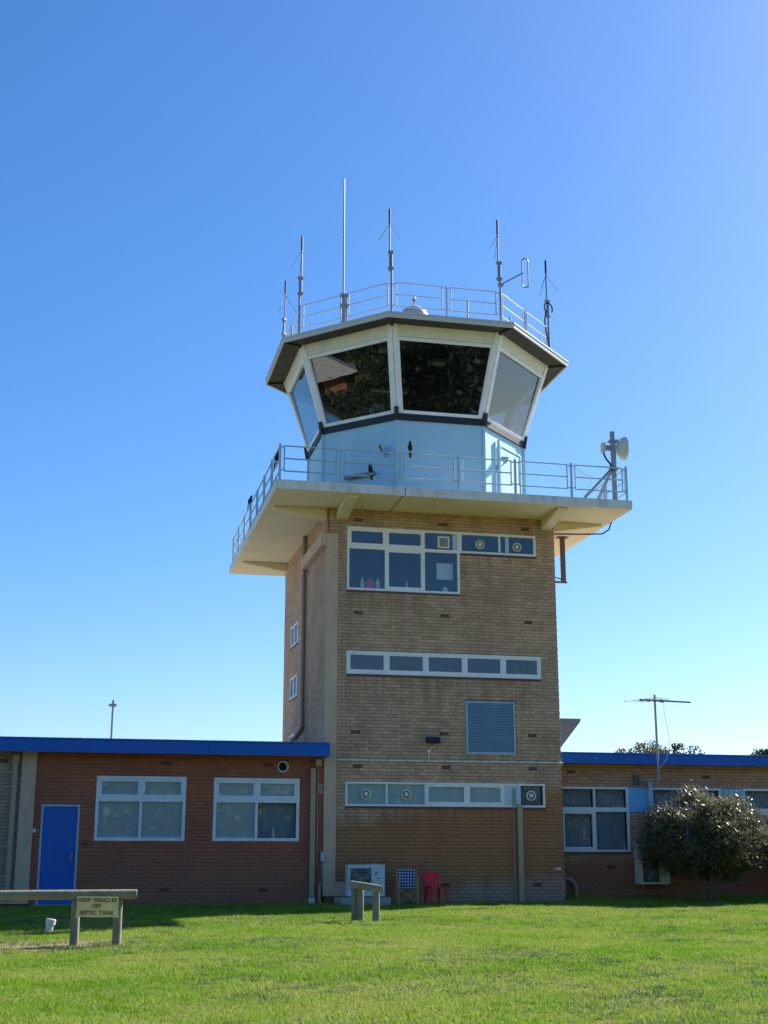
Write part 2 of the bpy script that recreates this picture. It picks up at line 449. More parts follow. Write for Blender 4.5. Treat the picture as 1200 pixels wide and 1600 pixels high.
cam_loc = Vector(cam.location)
def lay_bricks(parent, sets, mname, top=300, full_only=True, avoid=()):
    """sets: list of (F, bricks, allow_single). The largest-showing whole bricks become parts, the rest one stuff part"""
    singles, rest = [], []
    cand = []
    for F, bl, allow in sets:
        for b in bl:
            whole = abs((b[1] - b[0]) - (BL - J)) < .002 and abs((b[3] - b[2]) - (CH - J)) < .002
            hid = any(h[0] < (b[0] + b[1]) / 2 < h[1] and h[2] < (b[2] + b[3]) / 2 < h[3] for h in avoid)
            c = Vector(F((b[0] + b[1]) / 2, 0, (b[2] + b[3]) / 2))
            if allow and whole and not hid: cand.append(((c - cam_loc).length, F, b))
            else: rest.append((F, b))
    cand.sort(key=lambda t: t[0])
    for i, (d, F, b) in enumerate(cand):
        if i < top: singles.append((F, b))
        else: rest.append((F, b))
    mb = MB()
    def geo(mb, F, u0, u1, z0, z1, pr, tl):
        e = .004
        p = [F(u0, .03, z0), F(u1, .03, z0), F(u1, .03, z1), F(u0, .03, z1),
             F(u0, e - pr, z0), F(u1, e - pr + tl, z0), F(u1, e - pr + tl, z1), F(u0, e - pr, z1),
             F(u0 + e, -pr, z0 + e), F(u1 - e, -pr + tl, z0 + e), F(u1 - e, -pr + tl, z1 - e), F(u0 + e, -pr, z1 - e)]
        fs = [(0, 1, 5, 4), (1, 2, 6, 5), (2, 3, 7, 6), (3, 0, 4, 7), (4, 5, 9, 8), (5, 6, 10, 9), (6, 7, 11, 10), (7, 4, 8, 11), (8, 9, 10, 11)]
        mb.add(p, fs)
    for F, b in rest: geo(mb, F, *b, random.uniform(-.002, .002), random.uniform(-.0015, .0015))
    if mb.v: mb.build('brickwork', M[mname], parent, kind='stuff')
    if singles:
        one = MB()
        geo(one, FRONT, -(BL - J) / 2, (BL - J) / 2, -(CH - J) / 2, (CH - J) / 2, 0, 0)
        o0 = one.build('brick', M[mname])
        for i, (F, b) in enumerate(singles):
            o = o0 if i == 0 else o0.copy()
            if i: C.objects.link(o)
            p = F((b[0] + b[1]) / 2, random.uniform(-.002, .002), (b[2] + b[3]) / 2)
            o.location = p
            o.rotation_euler = (0, random.uniform(-.004, .004), random.uniform(-.006, .006))
            attach(o, parent)

def window(parent, F, u0, u1, z0, z1, cells, fw_=.06, mull=(), trans=(), mat_=None, name='window', pane_mat=None, dep=.07):
    """cells: list of (u0,u1,z0,z1,sash,blind)"""
    mb = MB(); w = fw_
    d0, d1 = -.012, dep
    mb.mbox(F, u0, u0 + w, d0, d1, z0, z1); mb.mbox(F, u1 - w, u1, d0, d1, z0, z1)
    mb.mbox(F, u0 + w, u1 - w, d0, d1, z0, z0 + w); mb.mbox(F, u0 + w, u1 - w, d0, d1, z1 - w, z1)
    zl = [z0 + w] + [t for tr in trans for t in tr] + [z1 - w]
    for a, b in trans: mb.mbox(F, u0 + w, u1 - w, d0 + .002, d1 - .002, a, b)
    for i in range(0, len(zl), 2):
        for m in mull: mb.mbox(F, m - w * .45, m + w * .45, d0 + .004, d1 - .004, zl[i], zl[i + 1])
    fr = mb.build(name, mat_ or M['white'], parent, bevel=.004)
    for c in cells:
        a, b, e, f, sash, blind = c
        if sash:
            s = MB(); t = .055
            s.mbox(F, a, a + t, -.004, .045, e, f); s.mbox(F, b - t, b, -.004, .045, e, f)
            s.mbox(F, a + t, b - t, -.004, .045, e, e + t * 1.3); s.mbox(F, a + t, b - t, -.004, .045, f - t, f)
            s.build('sash', mat_ or M['white'], fr, bevel=.003)
            a, b, e, f = a + t - .005, b - t + .005, e + t * 1.3 - .005, f - t + .005
        g = MB(); g.mbox(F, a, b, .028, .034, e, f)
        g.build('pane', pane_mat or M['glass'], fr)
        if blind:
            q = MB()
            if blind == 'slats':
                n = max(3, int((f - e) / .05)); h = (f - e) / n
                for i in range(n):
                    z = e + i * h
                    q.add([F(a, .075, z), F(b, .075, z), F(b, .05, z + h * .97), F(a, .05, z + h * .97), F(a, .08, z), F(b, .08, z), F(b, .055, z + h * .97), F(a, .055, z + h * .97)],
                          [(0, 1, 2, 3), (7, 6, 5, 4), (0, 4, 5, 1), (3, 2, 6, 7), (0, 3, 7, 4), (1, 5, 6, 2)])
                q.build('blind', M['blind'], fr)
            elif blind == 'curtain':
                k_ = 14
                for i in range(k_):
                    a0, b0 = a + (b - a) * i / k_, a + (b - a) * (i + 1) / k_
                    q.mbox(F, a0, b0, .17 + .012 * (i % 2), .18 + .012 * (i % 2), e, f)
                q.build('curtain', M['curtain'], fr)  # added behind the glass so the pane reads grey instead of black
            else:
                q.mbox(F, a, b, .05, .056, e, f)
                q.build('frosted_sheet', M['frost'], fr)
    return fr

def cells_grid(u0, u1, z0, z1, mull, trans, w, spec):
    us = [u0 + w] + [x for m in mull for x in (m - w * .45, m + w * .45)] + [u1 - w]
    zs = [z0 + w] + [t for tr in trans for t in tr] + [z1 - w]
    out = []
    for j in range(0, len(zs), 2):
        for i in range(0, len(us), 2):
            s = spec.get((i // 2, j // 2), (False, None))
            if s is None: continue
            out.append((us[i], us[i + 1], zs[j], zs[j + 1], s[0], s[1]))
    return out

def sill(parent, F, u0, u1, z, h=.05):
    mb = MB()
    n = max(1, round((u1 - u0) / .24))
    for i in range(n):
        a = u0 + (u1 - u0) * i / n; b = u0 + (u1 - u0) * (i + 1) / n
        mb.mbox(F, a + .002, b - .002, -.028, .02, z - h, z - .002)
    return mb.build('sill', M['maroon'], parent, bevel=.004)

def round_vent(parent, F, u, z, r=.125, m=None):
    mb = MB()
    def ring(rr, d, n=20): return [F(u + rr * math.cos(2 * math.pi * k / n), d, z + rr * math.sin(2 * math.pi * k / n)) for k in range(n)]
    mb.loft([ring(r, .026), ring(r, -.01), ring(r * .93, -.02), ring(r * .8, -.02), ring(r * .78, .02)], 0, cap=False)
    mb.loft([ring(r * .40, .024), ring(r * .40, -.02), ring(r * .2, -.032)], 0)
    for k in range(8):
        A = 2 * math.pi * k / 8
        pts = [(r * .38, -.12), (r * .8, -.12), (r * .8, .12), (r * .38, .12)]
        vs = []
        for d in (-.004, .004):
            for rr, t in pts: vs.append(F(u + rr * math.cos(A + t * .9), d + t * .05, z + rr * math.sin(A + t * .9)))
        mb.add(vs, [(0, 1, 2, 3), (7, 6, 5, 4), (0, 4, 5, 1), (1, 5, 6, 2), (2, 6, 7, 3), (3, 7, 4, 0)], 0)
    mb.loft([ring(r * .79, .024), ring(r * .79, .026)], 1)
    return mb.build('ventilator', [m or M['offwhite'], M['grille']], parent, smooth=True)

def air_brick(parent, F, u, z, w=.22, h=.07):
    mb = MB()
    mb.mbox(F, u - w / 2, u + w / 2, .012, .03, z - h / 2, z + h / 2, 1)
    mb.mbox(F, u - w / 2, u + w / 2, -.004, .011, z - h / 2, z - h / 2 + .012); mb.mbox(F, u - w / 2, u + w / 2, -.004, .011, z + h / 2 - .012, z + h / 2)
    for k in range(7):
        x = u - w / 2 + w * k / 6
        mb.mbox(F, x - .005, x + .005, -.002, .011, z - h / 2 + .012, z + h / 2 - .012)
    return mb.build('air_brick', [M['vent'], M['black']], parent)

# ------------------------------------------------------------------ ground
def gz(x, y):
    y = np.asarray(y, float); x = np.asarray(x, float)
    base = np.where(y < 0, .0167 * np.maximum(y, -45), 0.0)
    return base + .018 * np.sin(x * .55 + y * .3) * np.clip(-y / 4, 0, 1) + .012 * np.sin(x * 1.3 - y * .8 + 1) * np.clip(-y / 4, 0, 1)

def ground_material():
    m = bpy.data.materials.new('lawn_soil'); m.use_nodes = True
    nt = m.node_tree; N, L = nt.nodes, nt.links
    b = N['Principled BSDF']; b.inputs['Roughness'].default_value = .95; b.inputs['Specular IOR Level'].default_value = .1
    geo = N.new('ShaderNodeNewGeometry')
    def noise(s, d=6):
        n = N.new('ShaderNodeTexNoise'); n.inputs['Scale'].default_value = s; n.inputs['Detail'].default_value = d
        L.new(geo.outputs['Position'], n.inputs['Vector']); return n.outputs['Fac']
    r1 = N.new('ShaderNodeValToRGB'); L.new(noise(.5), r1.inputs[0])
    r1.color_ramp.elements[0].position = .3; r1.color_ramp.elements[0].color = (.12, .15, .03, 1)
    r1.color_ramp.elements[1].position = .7; r1.color_ramp.elements[1].color = (.21, .20, .08, 1)
    r2 = N.new('ShaderNodeMapRange'); L.new(noise(14, 8), r2.inputs['Value']); r2.inputs['From Min'].default_value = .3; r2.inputs['From Max'].default_value = .7; r2.inputs['To Min'].default_value = .55; r2.inputs['To Max'].default_value = 1.25
    h = N.new('ShaderNodeHueSaturation'); L.new(r1.outputs[0], h.inputs['Color']); L.new(r2.outputs[0], h.inputs['Value'])
    # bare sandy strip where cars were kept off, by the left log rail
    sx = N.new('ShaderNodeSeparateXYZ'); L.new(geo.outputs['Position'], sx.inputs[0])
    def mth(op, a, b_):
        q = N.new('ShaderNodeMath'); q.operation = op
        for i, v in enumerate((a, b_)):
            if isinstance(v, (int, float)): q.inputs[i].default_value = v
            else: L.new(v, q.inputs[i])
        return q.outputs[0]
    dy = mth('ABSOLUTE', mth('ADD', sx.outputs['Y'], 11.6), 0)
    e = mth('SUBTRACT', 1.0, mth('MULTIPLY', dy, .75))
    ex = mth('MULTIPLY', mth('SUBTRACT', -4.6, sx.outputs['X']), .9)
    k = mth('MINIMUM', e, ex)
    k = mth('ADD', k, mth('MULTIPLY', mth('SUBTRACT', noise(2.5), .5), 1.6))
    mr = N.new('ShaderNodeMapRange'); L.new(k, mr.inputs['Value']); mr.inputs['From Min'].default_value = .25; mr.inputs['From Max'].default_value = .7
    mx = N.new('ShaderNodeMix'); mx.data_type = 'RGBA'; L.new(mr.outputs[0], mx.inputs['Factor']); L.new(h.outputs[0], mx.inputs['A']); mx.inputs['B'].default_value = (.24, .18, .11, 1)
    # bare sandy earth in a narrow strip under the walls
    L.new(mx.outputs['Result'], b.inputs['Base Color'])
    bp = N.new('ShaderNodeBump'); bp.inputs['Strength'].default_value = .6; bp.inputs['Distance'].default_value = .05
    L.new(noise(25, 8), bp.inputs['Height']); L.new(bp.outputs[0], b.inputs['Normal'])
    return m

def build_ground():
    xs = np.unique(np.concatenate([[-3000, -1200, -500, -200, -110, -70, -50, -40], np.arange(-34, 40.1, .5), [46, 56, 75, 120, 220, 500, 1200, 3000]]))
    ys = np.unique(np.concatenate([[-3000, -1200, -500, -200, -110, -80, -60, -50, -45], np.arange(-40, 2.1, .5), [4, 8, 14, 22, 35, 55, 90, 160, 400, 1200, 3000]]))
    X, Y = np.meshgrid(xs, ys)
    Z = gz(X, Y)
    V = np.stack([X, Y, Z], -1).reshape(-1, 3)
    n, m_ = len(xs), len(ys)
    i, j = np.meshgrid(np.arange(n - 1), np.arange(m_ - 1))
    a = (j * n + i).ravel()
    F = np.stack([a, a + 1, a + n + 1, a + n], -1)
    me = bpy.data.meshes.new('lawn'); me.from_pydata(V.tolist(), [], F.tolist())
    me.materials.append(ground_material())
    me.polygons.foreach_set('use_smooth', [True] * len(me.polygons))
    o = bpy.data.objects.new('lawn', me); C.objects.link(o); o['kind'] = 'structure'
build_ground()

# ------------------------------------------------------------------ control tower
tower = thing('control_tower', 'square tan brick airport control tower with octagonal glazed cab and overhanging balcony', 'control tower', (TX / 2, TY / 2, 0))
H0 = 10.088
W1A, W1B = (.53, 3.61, 7.903, 9.614), (3.61, 5.77, 9.037, 9.614)
W2, W3 = (.53, 5.82, 5.696, 6.30), (.53, 5.83, 2.361, 2.963)
LV = (3.72, 5.06, 3.705, 5.074)
AB = [(.83, 7.28), (3.18, 7.27), (5.51, 7.25), (.78, 4.18), (3.13, 4.18), (5.53, 4.18), (.83, 3.32), (3.17, 3.32), (5.52, 3.31), (.83, 9.82), (3.14, 9.79), (5.48, 9.80), (5.55, .42), (3.1, .40)]
base = .039
def snapz(z): return base + (math.floor((z - base) / CH) + .5) * CH
AB = [(u, snapz(z)) for u, z in AB]
abh = [(u - .12, u + .12, z - .04, z + .04) for u, z in AB]
SW = [(4.72, 6.05, 7.22, 7.86), (4.75, 6.05, 5.66, 6.30), (4.8, 6.05, 3.95, 4.60)]
walls = MB()
fh = [W1A, W1B, W2, W3, LV]
wall_sheet(walls, FRONT, .012, TX - .012, -.3, H0 - .002, .008, .24, fh)
wall_sheet(walls, LEFT, .24, TY - .24, -.3, H0 - .002, .008, .24, SW)
wall_sheet(walls, RIGHT, .24, TY - .24, -.3, H0 - .002, .008, .24)
wall_sheet(walls, BACK, .012, TX - .012, -.3, H0 - .002, .008, .24)
walls.build('wall', M['mortar'], tower)
fb = courses(.03, TX, -.05, H0 - .004, fh + abh + [(0, .287, -.1, 9.40)], off=.05)
lb = courses(.03, TY, 3.9, H0 - .004, SW)
rb = courses(.03, TY, 3.85, H0 - .004, []) + courses(.03, .98, -.05, 3.85, [])
bb = courses(0, TX, -.05, H0 - .004, [])
# corner bricks of the side walls stop short of the front course, which runs through
lay_bricks(tower, [(FRONT, fb, True), (LEFT, lb, False), (RIGHT, rb, False), (BACK, bb, False)], 'tan', 300, avoid=[(.2, 1.6, -1, 1.0), (4.9, 5.25, -1, 2.4), (1.6, 2.95, -1, .8), (0, 6.4, -1, .04)])
for u, z in AB: air_brick(tower, FRONT, u, z)
for z in (9.72, 8.9, 7.1): air_brick(tower, LEFT, 2.9, snapz(z), .1)
for z in (9.6, 6.7, 5.3): air_brick(tower, LEFT, 6.9, snapz(z), .1)
fl = MB()
for z in (3.3, 6.85): fl.box(.242, TX - .242, .242, TY - .242, z, z + .2)
fl.build('floor_slab', M['dark'], tower)
pw = MB()
for z0, z1 in ((.0, 3.3), (3.5, 6.85), (7.05, H0 - .02)): pw.box(.242, TX - .242, 3.6, 3.7, z0, z1)
pw.build('partition_wall', M['room'], tower)

# pilaster and side beam (painted concrete frame)
p = MB()
p.box(-.03, .287, -.03, .02, .18, 9.40)
p.build('pilaster', M['concrete'], tower, bevel=.006)
p = MB(); p.box(-.17, -.032, -.03, 3.36, 9.07, 9.40); p.box(-.03, .0, .022, 3.36, 9.07, 9.40)
p.build('side_beam', M['concrete'], tower, bevel=.006)
p = MB(); p.box(.289, 1.35, -.03, .02, .18, .52)
p.build('base_beam', M['concrete'], tower, bevel=.006)
p = MB(); p.tube((-.07, 3.3, H0 - .01), (-.07, 3.3, 9.41), .055, 12); p.tube((-.07, 3.3, 9.06), (-.07, 3.3, 4.62), .055, 12)
p.tube((-.07, 3.3, 4.62), (-.07, 5.9, 4.28), .06, 12)
p.build('downpipe', M['brownpipe'], tower, smooth=True)

# windows of the tower
w = .06
t1 = [(9.02, 9.105)]
fa = window(tower, FRONT, *W1A, cells_grid(*W1A, (1.58, 2.62), t1, w, {(0, 1): (True, None), (1, 1): (True, None), (1, 0): (True, None)}), w, (1.58, 2.62), t1)
sill(fa, FRONT, W1A[0], W1A[1], W1A[2])
mb = MB(); mb.mbox(FRONT, 3.0, 3.33, -.02, .026, 9.15, 9.47, 0); mb.mbox(FRONT, 3.02, 3.31, -.024, -.021, 9.17, 9.45, 0)
for k in range(9): mb.mbox(FRONT, 3.05, 3.28, -.03, -.025, 9.19 + k * .027, 9.205 + k * .027, 1)
mb.build('square_ventilator', [M['offwhite'], M['grille']], fa)
mb = MB(); mb.mbox(FRONT, 3.43, 3.55, .04, .05, 9.12, 9.55); mb.build('curtain', M['blind'], fa)
fb_ = window(tower, FRONT, W1B[0] + .002, *W1B[1:], cells_grid(*W1B, (4.74,), [], w, {}), w, (4.74,))
sill(fb_, FRONT, W1B[0] + .03, W1B[1], W1B[2])
round_vent(fb_, FRONT, 4.19, 9.30); round_vent(fb_, FRONT, 5.24, 9.28)
mb = MB(); mb.mbox(FRONT, 4.92, 5.02, .05, .06, 9.1, 9.55); mb.build('curtain', M['blind'], fb_)
ml = (1.6, 2.65, 3.71, 4.77)
f2 = window(tower, FRONT, *W2, cells_grid(*W2, ml, [], .05, {(i, 0): (True, None) for i in range(5)}), .05, ml)
sill(f2, FRONT, W2[0], W2[1], W2[2])
ml = (1.6, 2.62, 3.72, 4.70, 5.14)
f3 = window(tower, FRONT, *W3, cells_grid(*W3, ml, [], .05, {(0, 0): (False, 'frost'), (1, 0): (False, 'frost'), (2, 0): (True, 'frost'), (3, 0): (True, 'frost'), (4, 0): None, (5, 0): (False, 'curtain')}), .05, ml)
sill(f3, FRONT, W3[0], W3[1], W3[2])
mb = MB(); mb.mbox(FRONT, 4.72, 5.12, .0, .02, 2.41, 2.913); mb.build('blanking_panel', M['ac'], f3)
for u in (1.06, 2.11, 5.45): round_vent(f3, FRONT, u, 2.66, .13)
for i, s in enumerate(SW):
    fs_ = window(tower, LEFT, *s, cells_grid(*s, ((s[0] + s[1]) / 2,), [], .055, {}), .055, ((s[0] + s[1]) / 2,))
    sill(fs_, LEFT, s[0], s[1], s[2])

# louvre grille: frame with one slat after another
mb = MB(); u0, u1, z0, z1 = LV
for a in ((u0, u0 + .045, z0, z1), (u1 - .045, u1, z0, z1), (u0 + .045, u1 - .045, z0, z0 + .045), (u0 + .045, u1 - .045, z1 - .045, z1)): mb.mbox(FRONT, a[0], a[1], -.03, .05, a[2], a[3])
lf = mb.build('louvre_grille', M['rail'], tower, bevel=.003)
mb = MB(); mb.mbox(FRONT, u0, u1, .12, .13, z0, z1); mb.build('louvre_backing', M['black'], lf)
n = 31; hh = (z1 - z0 - .09) / n
mb = MB(); a, b = u0 + .045, u1 - .045
mb.add([(a, -.02, 0), (b, -.02, 0), (b, .028, hh * .85), (a, .028, hh * .85), (a, -.02, .004), (b, -.02, .004), (b, .028, hh * .85 + .004), (a, .028, hh * .85 + .004)],
       [(0, 1, 2, 3), (7, 6, 5, 4), (0, 4, 5, 1), (3, 2, 6, 7), (0, 3, 7, 4), (1, 5, 6, 2)])
s0 = mb.build('slat', M['rail'])
for k in range(n):
    o = s0 if k == 0 else s0.copy()
    if k: C.objects.link(o)
    o.parent = lf; o.location = (0, 0, z0 + .045 + k * hh)

# balcony slab and its tapered beams
SX0, SX1, SY0, SY1, ZT = -1.62, 7.955, -1.63, 9.06, 10.33
mb = MB(); mb.box(SX0, SX1, SY0, SY1, H0, ZT, 0, {0: 1, 1: 2})
mb.build('balcony_slab', [M['slab_edge'], M['cream'], M['slab_top']], tower, bevel=.012)
mb = MB(); mb.box(1.66, 1.68, SY0 + .02, -.01, H0 - .006, H0 - .001); mb.box(1.712, 1.728, SY0 - .004, SY0 - .001, H0 + .01, ZT - .01)
mb.build('slab_joint', M['black'], tower)
def beam(F, u0, u1, tip, ext):
    mb = MB()
    zt, zw, ze = H0 - .002, 9.80, 10.03
    mb.add([F(u0, 0, zw), F(u1, 0, zw), F(u1, -tip, ze), F(u0, -tip, ze), F(u0, 0, zt), F(u1, 0, zt), F(u1, -tip, zt), F(u0, -tip, zt)],
           [(3, 2, 1, 0), (4, 5, 6, 7), (0, 1, 5, 4), (1, 2, 6, 5), (2, 3, 7, 6), (3, 0, 4, 7)])
    mb.build('slab_beam', M['cream'], tower, bevel=.01)
for u in (.24, 5.93): beam(FRONT, u, u + .29, 1.42, 0); beam(BACK, u, u + .29, 1.4, 0)
for u in (.10, 7.0): beam(LEFT, u, u + .29, 1.42, 0); beam(RIGHT, u, u + .29, 1.45, 0)

# ------------------------------------------------------------------ octagonal cab
CX, CY = 3.30, 3.68
def octv(k, r, z): a = R(-112.5 + 45 * k); return (CX + r * math.cos(a), CY + r * math.sin(a), z)
def oct_ring(r, z): return [octv(k, r, z) for k in range(8)]
RWL, ZW = 3.27, 12.91
for k in range(8):
    mb = MB()
    mb.hexa([octv(k, RWL, ZT + .001), octv(k + 1, RWL, ZT + .001), octv(k + 1, RWL - .1, ZT + .001), octv(k, RWL - .1, ZT + .001),
             octv(k, RWL, ZW), octv(k + 1, RWL, ZW), octv(k + 1, RWL - .1, ZW), octv(k, RWL - .1, ZW)])
    mb.build('cab_wall_panel', M['paleblue'], tower)
for k in range(8):
    a, b = Vector(octv(k, RWL + .012, ZT + .002)), Vector(octv(k, RWL + .012, ZW - .002))
    mb = MB(); mb.tube(a, b, .05, 4); mb.build('corner_trim', M['paleblue'], tower)
mb = MB(); mb.loft([oct_ring(3.05, 12.912), oct_ring(3.33, 12.912), oct_ring(3.33, 13.10), oct_ring(3.05, 13.10), oct_ring(3.05, 12.912)], cap=False)
sl_ = mb.build('sill_ledge', M['black'], tower)
for k in range(8):
    mb = MB(); a = Vector(octv(k, 3.30, 12.9)); b = Vector(octv(k, 3.36, 13.27))
    mb.tube(a, b, .085, 4); mb.build('sill_corner_block', M['black'], sl_)
ZB, ZH, RB, RH = 13.102, 15.40, 3.27, 4.05
def gl(t): return RB + (RH - RB) * t, ZB + (ZH - ZB) * t
def cabpt(k, s, t, off=0.0):
    """point on window plane k (between vertices k and k+1), s along, t up, off outwards"""
    r, z = gl(t)
    a, b = Vector(octv(k, r, z)), Vector(octv(k + 1, r, z))
    am = R(-112.5 + 45 * k + 22.5)
    sl = math.atan2((RH - RB) * math.cos(R(22.5)), ZH - ZB)
    nrm = Vector((math.cos(am) * math.cos(sl), math.sin(am) * math.cos(sl), -math.sin(sl)))
    return a.lerp(b, s) + nrm * off
def cab_bar(mb, k, s0, s1, t0, t1, o0, o1):
    P = lambda s, t, o: cabpt(k, s(t) if callable(s) else s, t, o)
    mb.hexa([P(s0, t0, o1), P(s1, t0, o1), P(s1, t0, o0), P(s0, t0, o0), P(s0, t1, o1), P(s1, t1, o1), P(s1, t1, o0), P(s0, t1, o0)])
def L_(t): r, z = gl(t); return 2 * r * math.sin(R(22.5))
for k in range(8):
    wj = .14
    sa = lambda t: wj / L_(t); sb = lambda t: 1 - wj / L_(t)
    mb = MB()
    cab_bar(mb, k, sa, sb, .0, .045, -.05, .05)
    cab_bar(mb, k, sa, sb, .845, .885, -.05, .03)
    st = .035
    cab_bar(mb, k, sa, lambda t: (wj + st) / L_(t), .045, .845, -.05, .03)
    cab_bar(mb, k, lambda t: 1 - (wj + st) / L_(t), sb, .045, .845, -.05, .03)
    fr = mb.build('cab_window', M['white'], tower, bevel=.004)
    mb = MB(); q0 = lambda t: (wj + st - .01) / L_(t); q1 = lambda t: 1 - q0(t); ta, tb_, oa, ob = .04, .85, .024, -.036     # pane steeper than its frame, shaped so it mirrors sky above the horizon
    mb.hexa([cabpt(k, q0(ta), ta, oa), cabpt(k, q1(ta), ta, oa), cabpt(k, q1(ta), ta, oa - .008), cabpt(k, q0(ta), ta, oa - .008), cabpt(k, q0(tb_), tb_, ob), cabpt(k, q1(tb_), tb_, ob), cabpt(k, q1(tb_), tb_, ob - .008), cabpt(k, q0(tb_), tb_, ob - .008)])
    mb.build('pane', M['cabglass'], fr)
    mb = MB(); cab_bar(mb, k, sa, sb, .888, 1.03, -.05, .02)
    mb.build('head_panel', M['offwhite'], tower, bevel=.004)
for k in range(8):
    mb = MB()
    for kk, s0, s1 in ((k, lambda t: 0.0, lambda t: .138 / L_(t)), (k - 1, lambda t: 1 - .138 / L_(t), lambda t: 1.0)):
        cab_bar(mb, kk, s0, s1, .0, 1.03, -.06, .045)
    mb.build('mullion', M['white'], tower, bevel=.004)
# roof: deck, dark soffit, metal edge with a rolled lip
ZRB, ZRT, RR = 15.42, 15.575, 4.69
mb = MB()
mb.loft([oct_ring(3.4, ZRB + .03), oct_ring(RR - .06, ZRB + .03), oct_ring(RR - .06, ZRT - .02)], cap=False)
mb.build('roof_soffit', M['soffit'], tower)
mb = MB(); mb.add(oct_ring(RR - .05, ZRT - .03), [tuple(range(8))]); mb.add(oct_ring(RR - .05, ZRT - .09), [tuple(range(8))[::-1]])
mb.build('roof_deck', M['roof'], tower)
for k in range(8):
    mb = MB()
    for r0, r1, z0, z1 in ((RR - .055, RR, ZRB, ZRT - .05), (RR - .055, RR + .022, ZRT - .048, ZRT)):
        mb.hexa([octv(k, r1, z0), octv(k + 1, r1, z0), octv(k + 1, r0, z0), octv(k, r0, z0), octv(k, r1, z1), octv(k + 1, r1, z1), octv(k + 1, r0, z1), octv(k, r0, z1)])
    mb.build('roof_edge', M['fascia_w'], tower)
for k in range(8):
    a, b = Vector(octv(k, 4.05, ZRB + .02)), Vector(octv(k, RR - .08, ZRB + .02))
    mb = MB(); mb.tube(a, b, .07, 4); mb.build('soffit_rib', M['soffit'], tower)
mb = MB(); mb.prism([q[:2] for q in oct_ring(3.98, 0)], 15.30, 15.36); mb.build('cab_ceiling', M['dark'], tower)
mb = MB(); mb.prism([q[:2] for q in oct_ring(3.15, 0)], 11.4, 11.5); mb.build('cab_floor', M['dark'], tower)
mb = MB(); mb.loft([oct_ring(2.35, 12.80), oct_ring(3.04, 12.90), oct_ring(3.04, 12.84), oct_ring(2.35, 12.72), oct_ring(2.35, 12.80)], cap=False)
mb.build('console_desk', M['dark'], tower)
# door and pipe on the right front facet
def facpt(k, s, z, off): 
    a, b = Vector(octv(k, RWL, z)), Vector(octv(k + 1, RWL, z)); am = R(-112.5 + 45 * k + 22.5)
    return a.lerp(b, s) + Vector((math.cos(am), math.sin(am), 0)) * off
def facbox(mb, k, s0, s1, z0, z1, o0, o1, mi=0):
    mb.hexa([facpt(k, s0, z0, o1), facpt(k, s1, z0, o1), facpt(k, s1, z0, o0), facpt(k, s0, z0, o0), facpt(k, s0, z1, o1), facpt(k, s1, z1, o1), facpt(k, s1, z1, o0), facpt(k, s0, z1, o0)], mi)
mb = MB(); facbox(mb, 1, .40, .88, ZT + .08, 12.55, .002, .03)
dr = mb.build('cab_door', M['paleblue'], tower, bevel=.004)
mb = MB()
for s0, s1, z0, z1 in ((.375, .395, ZT + .06, 12.6), (.885, .905, ZT + .06, 12.6), (.395, .885, 12.56, 12.6)): facbox(mb, 1, s0, s1, z0, z1, .002, .05)
mb.build('door_frame', M['paleblue'], dr)
mb = MB(); mb.tube(facpt(1, .32, ZT + .01, .06), facpt(1, .32, 12.7, .06), .04, 10); mb.build('cab_pipe', M['paleblue'], tower, smooth=True)

# things inside the cab
def boxthing(name, label, cat, x0, x1, y0, y1, z0, z1, m, group=None, parts=()):
    mb = MB(); mb.box(x0, x1, y0, y1, z0, z1)
    o = mb.build(name, m, None, bevel=.006); tag(o, label, cat, group); return o
t = thing('ceiling_lamp', 'small pale yellow lamp box on the dark ceiling inside the control cab', 'lamp', (3.6, 1.9, 15.14))
mb = MB(); mb.box(-.2, .2, -.14, .14, .04, .155); mb.build('housing', M['greypl'], t, local=True, bevel=.01)
mb = MB(); mb.box(-.19, .19, -.15, .13, 0, .038); mb.build('diffuser', M['yellowlamp'], t, local=True, bevel=.01)
t = thing('ceiling_lamp', 'white lamp box under the ceiling inside the left front cab window', 'lamp', (1.75, 1.25, 15.14))
mb = MB(); mb.box(-.12, .12, -.1, .1, .04, .155); mb.build('housing', M['greypl'], t, local=True, bevel=.01)
mb = MB(); mb.box(-.11, .11, -.11, .09, 0, .038); mb.build('diffuser', M['whitepl'], t, local=True, bevel=.01)
t = thing('ceiling_lamp', 'long pale strip fitting low in the left of the middle cab window', 'lamp', (2.75, 4.7, 15.2))  # pale strip box under the cab ceiling, not emissive
mb = MB(); mb.box(-.6, .6, -.12, .12, .03, .095); mb.build('housing', M['greypl'], t, local=True, bevel=.01)
mb = MB(); mb.box(-.58, .58, -.1, .1, 0, .028); mb.build('diffuser', M['whitepl'], t, local=True, bevel=.005)
for i, (x, y, rz, lab) in enumerate(((2.75, 1.55, .0, 'flat screen on the console behind the left half of the middle cab window'), (4.1, 1.75, .35, 'flat screen on the console behind the right half of the middle cab window'), (1.25, 2.3, -.7, 'flat screen on the console behind the left front cab window'))):
    t = thing('monitor', lab, 'screen', (x, y, 12.87), rz, 'screens on the control cab console')
    mb = MB(); mb.box(-.12, .12, -.09, .09, 0, .02); mb.build('base', M['greypl'], t, local=True)
    mb = MB(); mb.box(-.02, .02, -.02, .02, .02, .15); mb.build('stem', M['greypl'], t, local=True)
    mb = MB(); mb.box(-.26, .26, -.03, .02, .15, .46); mb.build('casing', M['greypl'], t, local=True, bevel=.008)
t = thing('desk_fan', 'round wire desk fan in the lower right corner of the left front cab window', 'fan', (1.62, 1.28, 12.9))
mb = MB(); mb.lathe([(.12, 0), (.12, .02), (.03, .04), (.02, .25)], n=12); mb.build('stand', M['whitepl'], t, local=True, smooth=True)
mb = MB()
